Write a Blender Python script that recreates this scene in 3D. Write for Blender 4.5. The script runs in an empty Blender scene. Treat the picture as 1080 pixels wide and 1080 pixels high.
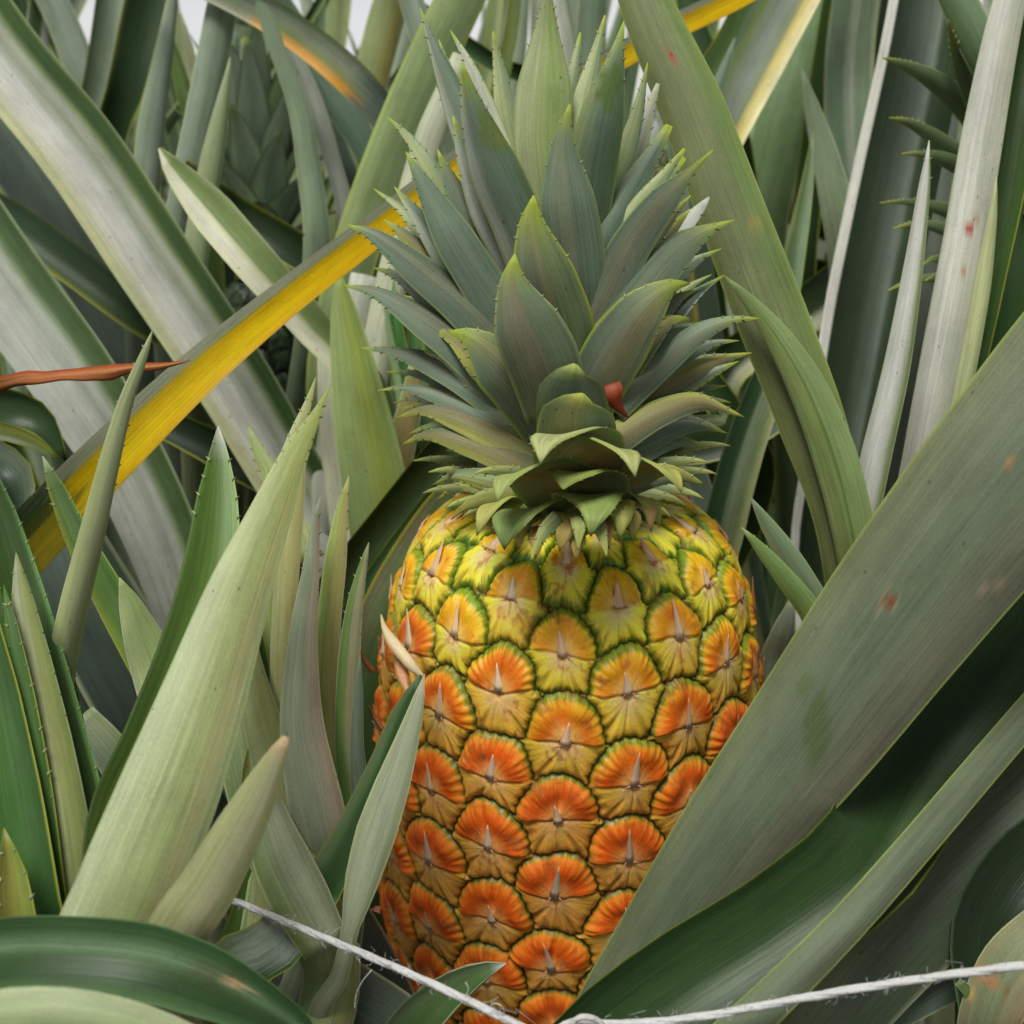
import bpy, math, random
import numpy as np
from mathutils import Vector, Matrix
random.seed(7)
RNG = np.random.RandomState(11)
SC = bpy.context.scene
COL = SC.collection
R = math.radians

# ------------------------------------------------------------------ camera
F = 1158.0                       # focal length in photo pixels (1080 wide)
PITCH = R(18)
CZ = 0.83
CAM = Vector((0.0, -0.395, CZ))
FW = Vector((0, math.cos(PITCH), -math.sin(PITCH)))
RT = Vector((1, 0, 0))
UP = Vector((0, math.sin(PITCH), math.cos(PITCH)))


def P(x, y, d):
    """world point seen at photo pixel x, y at depth d (metres)"""
    return CAM + d * (FW + RT * ((x - 540) / F) - UP * ((y - 540) / F))


def proj(p):
    q = p - CAM
    d = q.dot(FW)
    return 540 + F * q.dot(RT) / d, 540 - F * q.dot(UP) / d, d


cd = bpy.data.cameras.new("camera")
cam = bpy.data.objects.new("camera", cd)
COL.objects.link(cam)
cam.matrix_world = Matrix((( RT.x, UP.x, -FW.x, CAM.x), (RT.y, UP.y, -FW.y, CAM.y), (RT.z, UP.z, -FW.z, CAM.z), (0, 0, 0, 1)))
cd.sensor_width = 36
cd.lens = 36 * F / 1080
cd.clip_start = 0.02
cd.clip_end = 500
cd.dof.use_dof = True
cd.dof.focus_distance = 0.355
cd.dof.aperture_fstop = 15
SC.camera = cam

# ------------------------------------------------------------------ colour
def lin(h):
    h = h.lstrip('#')
    out = []
    for i in (0, 2, 4):
        c = int(h[i:i + 2], 16) / 255
        out.append(c / 12.92 if c <= 0.04045 else ((c + 0.055) / 1.055) ** 2.4)
    return np.array(out)


PAL = dict(
    GW='b9bdb0', GG='84937c', DG='2f4f2a', LG='9aab76', SG='3f7a25', YL='e6b80c', CR='d3d4b4',
    OL='83923f', DK='24382a', MG='5f7d56', PG='b3be94', YG='a6b040', WH='cdcec6', BG='748a80',
    TN='c9ac86', OR='c8541c', BR='8a4a22', GY='6d7a70', PK='b7a48c', LM='b9c838', EM='4f7028',
    CU='788874', CD='566c5c', CM='6e8672')
PAL = {k: lin(v) for k, v in PAL.items()}


def col(c):
    if isinstance(c, str):
        return PAL[c] if c in PAL else lin(c)
    return np.array(c)


# ------------------------------------------------------------------ materials
def new_mat(name):
    m = bpy.data.materials.new(name)
    m.use_nodes = True
    nt = m.node_tree
    b = nt.nodes['Principled BSDF']
    return m, nt, b


def N(nt, t, **kw):
    n = nt.nodes.new(t)
    for k, v in kw.items():
        if k in n.inputs.keys():
            n.inputs[k].default_value = v
        else:
            setattr(n, k, v)
    return n


def math_node(nt, op, a, b=None, clamp=False):
    n = nt.nodes.new('ShaderNodeMath')
    n.operation = op
    n.use_clamp = clamp
    for i, v in enumerate((a, b)):
        if v is None:
            continue
        if isinstance(v, (int, float)):
            n.inputs[i].default_value = v
        else:
            nt.links.new(v, n.inputs[i])
    return n.outputs[0]


def leaf_material():
    m, nt, b = new_mat('pineapple_leaf')
    L = nt.links.new
    at = N(nt, 'ShaderNodeAttribute', attribute_name='Col')
    uv = N(nt, 'ShaderNodeUVMap')
    # fine parallel veins
    mp = N(nt, 'ShaderNodeMapping')
    mp.inputs['Scale'].default_value = (1500, 14, 1)
    L(uv.outputs[0], mp.inputs[0])
    n1 = N(nt, 'ShaderNodeTexNoise', Scale=1.0, Detail=3.0, Roughness=0.6)
    L(mp.outputs[0], n1.inputs['Vector'])
    mp2 = N(nt, 'ShaderNodeMapping')
    mp2.inputs['Scale'].default_value = (260, 5, 1)
    L(uv.outputs[0], mp2.inputs[0])
    n2 = N(nt, 'ShaderNodeTexNoise', Scale=1.0, Detail=4.0, Roughness=0.65)
    L(mp2.outputs[0], n2.inputs['Vector'])
    # blotchy bloom and grain
    mp3 = N(nt, 'ShaderNodeMapping')
    mp3.inputs['Scale'].default_value = (70, 28, 1)
    L(uv.outputs[0], mp3.inputs[0])
    n3 = N(nt, 'ShaderNodeTexNoise', Scale=1.0, Detail=5.0, Roughness=0.7)
    L(mp3.outputs[0], n3.inputs['Vector'])
    mp4 = N(nt, 'ShaderNodeMapping')
    mp4.inputs['Scale'].default_value = (2200, 900, 1)
    L(uv.outputs[0], mp4.inputs[0])
    n4 = N(nt, 'ShaderNodeTexNoise', Scale=1.0, Detail=2.0, Roughness=0.6)
    L(mp4.outputs[0], n4.inputs['Vector'])
    s = math_node(nt, 'MULTIPLY', math_node(nt, 'SUBTRACT', n1.outputs[0], 0.5), 0.8)
    s = math_node(nt, 'ADD', s, math_node(nt, 'MULTIPLY', math_node(nt, 'SUBTRACT', n2.outputs[0], 0.5), 0.6))
    s = math_node(nt, 'ADD', s, math_node(nt, 'MULTIPLY', math_node(nt, 'SUBTRACT', n3.outputs[0], 0.5), 0.95))
    s = math_node(nt, 'ADD', s, math_node(nt, 'MULTIPLY', math_node(nt, 'SUBTRACT', n4.outputs[0], 0.5), 0.5))
    mp7 = N(nt, 'ShaderNodeMapping')
    mp7.inputs['Scale'].default_value = (900, 22, 1)
    mp7.inputs['Location'].default_value = (3, 9, 0)
    L(uv.outputs[0], mp7.inputs[0])
    n7 = N(nt, 'ShaderNodeTexNoise', Scale=1.0, Detail=1.0)
    L(mp7.outputs[0], n7.inputs['Vector'])
    sc_ = math_node(nt, 'MULTIPLY', math_node(nt, 'SUBTRACT', n7.outputs[0], 0.64), 2.2, True)
    s = math_node(nt, 'ADD', s, sc_)
    rub = math_node(nt, 'MULTIPLY', math_node(nt, 'SUBTRACT', n3.outputs[0], 0.60), -1.6, False)
    rub = math_node(nt, 'MINIMUM', rub, 0.0)
    s = math_node(nt, 'ADD', s, rub)
    s = math_node(nt, 'ADD', s, 1.0)
    vm = N(nt, 'ShaderNodeVectorMath', operation='SCALE')
    L(at.outputs['Color'], vm.inputs[0])
    L(s, vm.inputs['Scale'])
    # warmer, yellower patches here and there
    hs = N(nt, 'ShaderNodeHueSaturation')
    L(vm.outputs[0], hs.inputs['Color'])
    mp5 = N(nt, 'ShaderNodeMapping')
    mp5.inputs['Scale'].default_value = (45, 9, 1)
    mp5.inputs['Location'].default_value = (7, 3, 0)
    L(uv.outputs[0], mp5.inputs[0])
    n5 = N(nt, 'ShaderNodeTexNoise', Scale=1.0, Detail=2.0)
    L(mp5.outputs[0], n5.inputs['Vector'])
    hue = math_node(nt, 'ADD', math_node(nt, 'MULTIPLY', math_node(nt, 'SUBTRACT', n5.outputs[0], 0.5), -0.04), 0.5)
    L(hue, hs.inputs['Hue'])
    # tiny dark specks
    mp6 = N(nt, 'ShaderNodeMapping')
    mp6.inputs['Scale'].default_value = (330, 200, 1)
    L(uv.outputs[0], mp6.inputs[0])
    vo = N(nt, 'ShaderNodeTexVoronoi', Scale=1.0)
    L(mp6.outputs[0], vo.inputs['Vector'])
    sepc = N(nt, 'ShaderNodeSeparateColor')
    L(vo.outputs['Color'], sepc.inputs[0])
    k = math_node(nt, 'MULTIPLY', math_node(nt, 'LESS_THAN', vo.outputs['Distance'], 0.14),
                  math_node(nt, 'GREATER_THAN', sepc.outputs[0], 0.93))
    mx = N(nt, 'ShaderNodeMix', data_type='RGBA')
    L(math_node(nt, 'MULTIPLY', k, 0.6), mx.inputs[0])
    L(hs.outputs[0], mx.inputs[6])
    mx.inputs[7].default_value = (0.10, 0.045, 0.02, 1)
    L(mx.outputs[2], b.inputs['Base Color'])
    L(at.outputs['Alpha'], b.inputs['Roughness'])
    b.inputs['Specular IOR Level'].default_value = 0.28
    bs = math_node(nt, 'ADD', math_node(nt, 'MULTIPLY', n1.outputs[0], 0.5), math_node(nt, 'MULTIPLY', n2.outputs[0], 1.0))
    bs = math_node(nt, 'ADD', bs, math_node(nt, 'MULTIPLY', n3.outputs[0], 0.5))
    bp = N(nt, 'ShaderNodeBump', Strength=0.35, Distance=0.0006)
    L(bs, bp.inputs['Height'])
    L(bp.outputs[0], b.inputs['Normal'])
    return m


def fruit_material():
    m, nt, b = new_mat('pineapple_rind')
    L = nt.links.new
    at = N(nt, 'ShaderNodeAttribute', attribute_name='Col')
    tc = N(nt, 'ShaderNodeTexCoord')
    n1 = N(nt, 'ShaderNodeTexNoise', Scale=900.0, Detail=3.0, Roughness=0.7)
    L(tc.outputs['Object'], n1.inputs['Vector'])
    n2 = N(nt, 'ShaderNodeTexNoise', Scale=170.0, Detail=4.0, Roughness=0.6)
    L(tc.outputs['Object'], n2.inputs['Vector'])
    s = math_node(nt, 'ADD', math_node(nt, 'MULTIPLY', math_node(nt, 'SUBTRACT', n1.outputs[0], 0.5), 0.35), 1.0)
    s = math_node(nt, 'ADD', s, math_node(nt, 'MULTIPLY', math_node(nt, 'SUBTRACT', n2.outputs[0], 0.5), 0.45))
    vm = N(nt, 'ShaderNodeVectorMath', operation='SCALE')
    L(at.outputs['Color'], vm.inputs[0])
    L(s, vm.inputs['Scale'])
    L(vm.outputs[0], b.inputs['Base Color'])
    b.inputs['Roughness'].default_value = 0.42
    b.inputs['Specular IOR Level'].default_value = 0.4
    bp = N(nt, 'ShaderNodeBump', Strength=0.3, Distance=0.0004)
    L(math_node(nt, 'ADD', n1.outputs[0], math_node(nt, 'MULTIPLY', n2.outputs[0], 2.0)), bp.inputs['Height'])
    L(bp.outputs[0], b.inputs['Normal'])
    return m


def plain_material(name, c, rough=0.7, scale=300, amp=0.5, bump=0.3):
    m, nt, b = new_mat(name)
    L = nt.links.new
    tc = N(nt, 'ShaderNodeTexCoord')
    n1 = N(nt, 'ShaderNodeTexNoise', Scale=float(scale), Detail=5.0, Roughness=0.65)
    L(tc.outputs['Object'], n1.inputs['Vector'])
    s = math_node(nt, 'ADD', math_node(nt, 'MULTIPLY', math_node(nt, 'SUBTRACT', n1.outputs[0], 0.5), amp * 2), 1.0)
    vm = N(nt, 'ShaderNodeVectorMath', operation='SCALE')
    vm.inputs[0].default_value = tuple(c)
    L(s, vm.inputs['Scale'])
    L(vm.outputs[0], b.inputs['Base Color'])
    b.inputs['Roughness'].default_value = rough
    bp = N(nt, 'ShaderNodeBump', Strength=bump, Distance=0.002)
    L(n1.outputs[0], bp.inputs['Height'])
    L(bp.outputs[0], b.inputs['Normal'])
    return m


M_LEAF = leaf_material()
M_RIND = fruit_material()
M_SOIL = plain_material('dark_soil', (0.045, 0.032, 0.022), 0.95, 18, 0.6, 1.0)
M_TWINE = plain_material('white_twine', (0.74, 0.74, 0.72), 0.8, 700, 0.2, 0.6)


# ------------------------------------------------------------------ objects
def empty(name, loc=(0, 0, 0), label=None, cat=None, group=None):
    o = bpy.data.objects.new(name, None)
    COL.objects.link(o)
    o.empty_display_size = 0.05
    o.location = loc
    if label:
        o['label'] = label
    if cat:
        o['category'] = cat
    if group:
        o['group'] = group
    return o


def link_mesh(name, verts, faces, mat, parent=None, colors=None, uvs=None, smooth=True):
    """verts (n,3) world numpy; faces list/array of quads/tris as one array or list"""
    me = bpy.data.meshes.new(name)
    verts = np.asarray(verts, dtype=np.float32)
    origin = np.zeros(3, dtype=np.float32)
    q = parent
    while q is not None:
        origin += np.array(q.location, dtype=np.float32)
        q = q.parent
    verts = verts - origin
    quads = [f for f in faces if len(f) == 4] if not isinstance(faces, np.ndarray) else faces
    if isinstance(faces, np.ndarray):
        nf, k = faces.shape
        me.vertices.add(len(verts))
        me.vertices.foreach_set('co', verts.ravel())
        me.loops.add(nf * k)
        me.loops.foreach_set('vertex_index', faces.ravel().astype(np.int32))
        me.polygons.add(nf)
        me.polygons.foreach_set('loop_start', (np.arange(nf) * k).astype(np.int32))
        me.update(calc_edges=True)
    else:
        me.from_pydata([tuple(v) for v in verts], [], [tuple(int(i) for i in f) for f in faces])
    if smooth:
        me.polygons.foreach_set('use_smooth', np.ones(len(me.polygons), dtype=bool))
    if colors is not None:
        ca = me.color_attributes.new('Col', 'FLOAT_COLOR', 'POINT')
        ca.data.foreach_set('color', np.asarray(colors, dtype=np.float32).ravel())
    if uvs is not None:
        ul = me.uv_layers.new(name='UVMap')
        idx = np.zeros(len(me.loops), dtype=np.int32)
        me.loops.foreach_get('vertex_index', idx)
        ul.data.foreach_set('uv', np.asarray(uvs, dtype=np.float32)[idx].ravel())
    me.materials.append(mat)
    me.update()
    o = bpy.data.objects.new(name, me)
    COL.objects.link(o)
    if parent is not None:
        o.parent = parent
    return o


def catmull(pts, vals, step=0.005, nmin=14, nmax=90):
    """pts (n,3), vals (n,k) -> resampled"""
    pts = np.array(pts, float)
    vals = np.array(vals, float)
    n = len(pts)
    e0 = 2 * pts[0] - pts[1]
    e1 = 2 * pts[-1] - pts[-2]
    Q = np.vstack([e0, pts, e1])
    out, ov = [], []
    for i in range(n - 1):
        p0, p1, p2, p3 = Q[i], Q[i + 1], Q[i + 2], Q[i + 3]
        t01 = max(np.linalg.norm(p1 - p0), 1e-6) ** .5
        t12 = max(np.linalg.norm(p2 - p1), 1e-6) ** .5
        t23 = max(np.linalg.norm(p3 - p2), 1e-6) ** .5
        m1 = (p2 - p1) + t12 * ((p1 - p0) / t01 - (p2 - p0) / (t01 + t12))
        m2 = (p2 - p1) + t12 * ((p3 - p2) / t23 - (p3 - p1) / (t12 + t23))
        for t in np.linspace(0, 1, 24, endpoint=(i == n - 2)):
            h = (2 * t**3 - 3 * t**2 + 1, t**3 - 2 * t**2 + t, -2 * t**3 + 3 * t**2, t**3 - t**2)
            out.append(h[0] * p1 + h[1] * m1 + h[2] * p2 + h[3] * m2)
            ov.append(vals[i] * (1 - t) + vals[i + 1] * t)
    out = np.array(out)
    ov = np.array(ov)
    # soften the kinks of the widths
    k = 7
    pad = np.pad(ov, ((k, k), (0, 0)), mode='edge')
    ker = np.hanning(2 * k + 3)[1:-1]
    ker /= ker.sum()
    sm = np.stack([np.convolve(pad[:, j], ker, mode='valid') for j in range(ov.shape[1])], 1)
    sm[0] = ov[0]
    sm[-1] = ov[-1]
    d = np.r_[0, np.cumsum(np.linalg.norm(np.diff(out, axis=0), axis=1))]
    m = int(min(nmax, max(nmin, d[-1] / step)))
    s = np.linspace(0, d[-1], m)
    # closer together near the tip
    P3 = np.stack([np.interp(s, d, out[:, j]) for j in range(3)], 1)
    V3 = np.stack([np.interp(s, d, sm[:, j]) for j in range(sm.shape[1])], 1)
    return P3, V3, s


def nrm(a):
    return a / np.maximum(np.linalg.norm(a, axis=-1, keepdims=True), 1e-9)


CAMN = np.array(CAM)


def greens(c):
    """pull picture greens towards the duller, yellower green of the leaf itself"""
    c = np.array(c, float)
    sat = np.clip((c[:, 1] - np.minimum(c[:, 0], c[:, 2])) / np.maximum(c[:, 1], 1e-4), 0, 1) * (c[:, 1] >= c[:, 0])
    lum = c @ np.array([.3, .6, .1])
    c = c + (lum[:, None] - c) * (0.16 * sat)[:, None]
    c[:, 0] *= 1 + .06 * sat
    c[:, 2] *= 1 - .22 * sat
    return c


def ribbon(P3, w, s, side, arc, roll, prof, back, rough, rough_b, thick, nv, view=None, spines=0.0,
           spots=(), wfix=None, keel=0.0, wavy=0.0, tipc=None, tiplen=0.03, edgec=None, spinec='a8b27c', crinkle=0.0):
    """thick strip along P3: returns verts, faces, colours, uvs"""
    m = len(P3)
    T = nrm(np.gradient(P3, axis=0))
    V = nrm((CAMN if view is None else view) - P3) if (view is None or np.ndim(view) == 1) else view
    W = nrm(np.cross(V, T))
    Nn = nrm(np.cross(T, W))
    Nn *= np.sign((Nn * V).sum(1, keepdims=True))
    if wfix is not None:
        W = np.asarray(wfix, float)[None] - T * (T @ np.asarray(wfix, float))[:, None]
        W = nrm(W)
        Nn = nrm(np.cross(T, W))
    v = np.linspace(-1, 1, nv)
    # more columns at the edges
    v = np.sign(v) * np.abs(v) ** 0.85
    sg = 1.0 if side == 'top' else -1.0
    pos = np.zeros((m, nv, 3))
    nor = np.zeros((m, nv, 3))
    ph = random.uniform(0, 50)
    for i in range(m):
        A = max(arc[i], 0.02)
        th = v * A / 2
        x = np.sin(th) / A
        h = sg * (1 - np.cos(th)) / A
        if keel:
            h = h * (1 - keel) + sg * keel * np.abs(v) * (1 - math.cos(A / 2)) / A
        r = roll[i]
        X = x * math.cos(r) - h * math.sin(r)
        H = x * math.sin(r) + h * math.cos(r)
        ext = max(X.max() - X.min(), 0.08)
        X = (X - (X.max() + X.min()) / 2) / ext
        H = (H - H.mean()) / ext
        if wavy:
            H = H + wavy * 0.06 * (np.sin(s[i] * 60 + ph + v * 1.2) * np.abs(v) + 0.5 * np.sin(s[i] * 140 + ph * 2) * v)
            X = X + wavy * 0.02 * np.sin(s[i] * 90 + ph)
        if crinkle:
            X = X * (1 + crinkle * math.sin(s[i] * 300 + ph)) + crinkle * 0.8 * math.sin(s[i] * 180 + 2 * ph)
        pos[i] = P3[i] + w[i] * (X[:, None] * W[i] + H[:, None] * Nn[i])
        dX, dH = np.gradient(X), np.gradient(H)
        nn = -dH[:, None] * W[i] + dX[:, None] * Nn[i]
        nor[i] = nrm(nn)
        if (nor[i] * Nn[i]).sum() < 0:
            nor[i] *= -1
    tk = np.minimum(thick, w * 0.22)[:, None] * np.sqrt(np.clip(1.0 - v[None, :] ** 6, 0, 1))
    bpos = pos - nor * tk[..., None]
    # colours
    pv = np.array([p[0] for p in prof], float)
    pc = np.array([col(p[1]) for p in prof])
    base = np.stack([np.interp(v, pv, pc[:, j]) for j in range(3)], 1)
    C = np.zeros((m, nv, 4))
    C[..., :3] = greens(base)[None]
    # slow change of tone along the leaf
    f1 = random.uniform(8, 16)
    tone = 1 + 0.07 * np.sin(s * f1 + ph)
    C[..., :3] *= tone[:, None, None]
    if edgec is not None:
        e = np.clip((np.abs(v) - 0.955) / 0.045, 0, 1)[None, :, None]
        C[..., :3] = C[..., :3] * (1 - e) + col(edgec) * e
    if tipc is not None:
        e = np.exp(-(s / tiplen) ** 2)[:, None, None]
        C[..., :3] = C[..., :3] * (1 - e) + col(tipc) * e
    for (sx, sy, sr, sc, st) in spots:
        q = pos - CAMN
        d = q @ np.array(FW)
        px = 540 + F * (q @ np.array(RT)) / d
        py = 540 - F * (q @ np.array(UP)) / d
        if np.isscalar(sr):
            sr = (sr, sr, 0)
        ca, sa = math.cos(R(sr[2])), math.sin(R(sr[2]))
        ax = (px - sx) * ca + (py - sy) * sa
        ay = -(px - sx) * sa + (py - sy) * ca
        rr = np.sqrt((ax / sr[0]) ** 2 + (ay / sr[1]) ** 2)
        rr = rr + 0.16 * np.sin(ax * .5 + ay * .23 + sx) + 0.13 * np.sin(ay * .9 - ax * .31)
        e = (st * np.clip((1.10 - rr) / 0.16, 0, 1))[..., None]
        C[..., :3] = C[..., :3] * (1 - e) + col(sc) * e
    C[..., 3] = rough
    CB = np.zeros((m, nv, 4))
    CB[..., :3] = greens(col(back)[None])[None]
    CB[..., 3] = rough_b
    if edgec is not None:
        e = np.clip((np.abs(v) - 0.955) / 0.045, 0, 1)[None, :, None]
        CB[..., :3] = CB[..., :3] * (1 - e) + col(edgec) * e
    off = (random.uniform(0, 9), random.uniform(0, 9))
    U = np.zeros((m, nv, 2))
    U[..., 0] = v[None] * w[:, None] * 0.5 + off[0] + 0.5 * (1 if side == 'top' else 0)
    U[..., 0] = v[None] * float(np.max(w)) * 0.5 + off[0]
    U[..., 1] = s[:, None] + off[1]
    n0 = m * nv
    verts = np.vstack([pos.reshape(-1, 3), bpos.reshape(-1, 3)])
    cols = np.vstack([C.reshape(-1, 4), CB.reshape(-1, 4)])
    uvs = np.vstack([U.reshape(-1, 2), U.reshape(-1, 2) + 0.31])
    ii, jj = np.meshgrid(np.arange(m - 1), np.arange(nv - 1), indexing='ij')
    a = (ii * nv + jj).ravel()
    fr = np.stack([a, a + 1, a + nv + 1, a + nv], 1)
    fb = np.stack([a + n0, a + nv + n0, a + nv + 1 + n0, a + 1 + n0], 1)
    cap = [[(m - 1) * nv + j, (m - 1) * nv + j + 1, n0 + (m - 1) * nv + j + 1, n0 + (m - 1) * nv + j] for j in range(nv - 1)]
    cap0 = [[j + 1, j, n0 + j, n0 + j + 1] for j in range(nv - 1)]
    faces = np.vstack([fr, fb, np.array(cap), np.array(cap0)])
    if spines > 0:
        tv, tf, tcl = [], [], []
        for sd in (0, nv - 1):
            q = 0.004 + random.uniform(0, 0.003)
            while q < spines:
                i = int(np.searchsorted(s, q))
                if i >= m - 1:
                    break
                e0 = pos[i, sd]
                out = nrm(pos[i, sd] - pos[i, nv // 2])
                tp = -T[i]
                sz = random.uniform(0.0003, 0.0009)
                b0 = len(verts) + len(tv)
                inn = -out * 0.0006
                tv += [e0 + tp * sz * .7 + inn, e0 - tp * sz * .9 + inn, e0 + out * sz + tp * sz * 1.2, e0 + nor[i, sd] * 0.0004 + inn]
                tf += [[b0, b0 + 1, b0 + 2, b0 + 2], [b0 + 1, b0 + 3, b0 + 2, b0 + 2], [b0 + 3, b0, b0 + 2, b0 + 2]]
                tcl += [np.r_[col(spinec), 0.5]] * 4
                q += random.uniform(0.0025, 0.006)
        if tv:
            faces = [list(f) for f in faces] + [f[:3] for f in tf]
            verts = np.vstack([verts, np.array(tv)])
            cols = np.vstack([cols, np.array(tcl)])
            uvs = np.vstack([uvs, np.tile([off], (len(tv), 1))])
    return verts, faces, cols, uvs


STD = {
    'top': dict(back='GG', rough=0.38, rough_b=0.6, edgec='YG'),
    'under': dict(back='DG', rough=0.5, rough_b=0.46, edgec='PG'),
}


def leaf(plant, pts, prof, side='top', arc=70, roll=0, heart=None, name='leaf', dof=None, label=None,
         thick=0.0013, nv=13, step=0.006, nmax=80, ext=True, daxis=None, **kw):
    """pts: (x, y, depth, apparent width in pixels) from tip to base"""
    opt = dict(STD[side])
    opt.update(kw)
    if isinstance(prof, str):
        prof = [(-1, prof), (1, prof)]
    p3, ww = [], []
    for (x, y, d, w) in pts:
        if daxis is not None:
            d = daxis(y) + d
        p3.append(np.array(P(x, y, d)))
        ww.append(w * d / F)
    ang = [[wv] for wv in ww]
    arcs = arc if isinstance(arc, (tuple, list)) else (arc, arc)
    rolls = roll if isinstance(roll, (tuple, list)) else (roll, roll)
    # beyond the frame a leaf runs on to its own tip
    if ext and pts[0][3] > 9 and (pts[0][0] < -3 or pts[0][0] > 1083 or pts[0][1] < -3 or pts[0][1] > 1083):
        t = nrm(p3[0] - p3[1])
        w0 = ww[0]
        a = p3[0] + t * 0.10 + np.array([0, 0, -0.008])
        b2 = p3[0] + t * 0.22 + np.array([0, 0, -0.04])
        p3 = [b2, a] + p3
        ww = [0.001, w0 * 0.62] + ww
    if heart is None and plant is not None and 'heart' in plant.keys() and name == 'leaf' and ext:
        h = np.array(plant['heart']) + RNG.uniform(-0.02, 0.02, 3)
        mid = p3[-1] * 0.5 + h * 0.5 + np.array([0, 0, -0.01])
        p3 += [mid, h]
        ww += [max(ww[-1], 0.022), max(ww[-1], 0.026)]
    P3, V3, s = catmull(p3, [[w] for w in ww], step=step, nmax=nmax)
    w = V3[:, 0]
    k = np.linspace(0, 1, len(P3))
    A = R(1) * (arcs[0] * (1 - k) + arcs[1] * k)
    Rl = R(1) * (rolls[0] * (1 - k) + rolls[1] * k)
    vts, fcs, cls, uvs = ribbon(P3, w, s, side, A, Rl, prof, thick=thick, nv=nv, **opt)
    o = link_mesh(name, vts, fcs, M_LEAF, plant, cls, uvs)
    if label:
        o['label'] = label
    return o


def plant(label, heart_px=None, heart=None, group=None, name='pineapple_plant'):
    h = np.array(P(*heart_px)) if heart is None else np.array(heart, float)
    e = empty(name, (float(h[0]), float(h[1]), 0.0), label, 'pineapple plant', group)
    e['heart'] = [float(h[0]), float(h[1]), float(max(0.08, h[2]))]
    return e


# ------------------------------------------------------------------ fruit
def hsh(a, b=0.0, c=0.0):
    x = np.sin(a * 127.1 + b * 311.7 + c * 74.7) * 43758.5453
    return x - np.floor(x)


def vnoise(x, y):
    xi, yi = np.floor(x), np.floor(y)
    xf, yf = x - xi, y - yi
    u, v = xf * xf * (3 - 2 * xf), yf * yf * (3 - 2 * yf)
    a, b = hsh(xi, yi), hsh(xi + 1, yi)
    c, d = hsh(xi, yi + 1), hsh(xi + 1, yi + 1)
    return a * (1 - u) * (1 - v) + b * u * (1 - v) + c * (1 - u) * v + d * u * v


def sst(a, b, x):
    t = np.clip((x - a) / (b - a), 0, 1)
    return t * t * (3 - 2 * t)


def mixc(a, b, t):
    return a * (1 - t[..., None]) + b * t[..., None]


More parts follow.
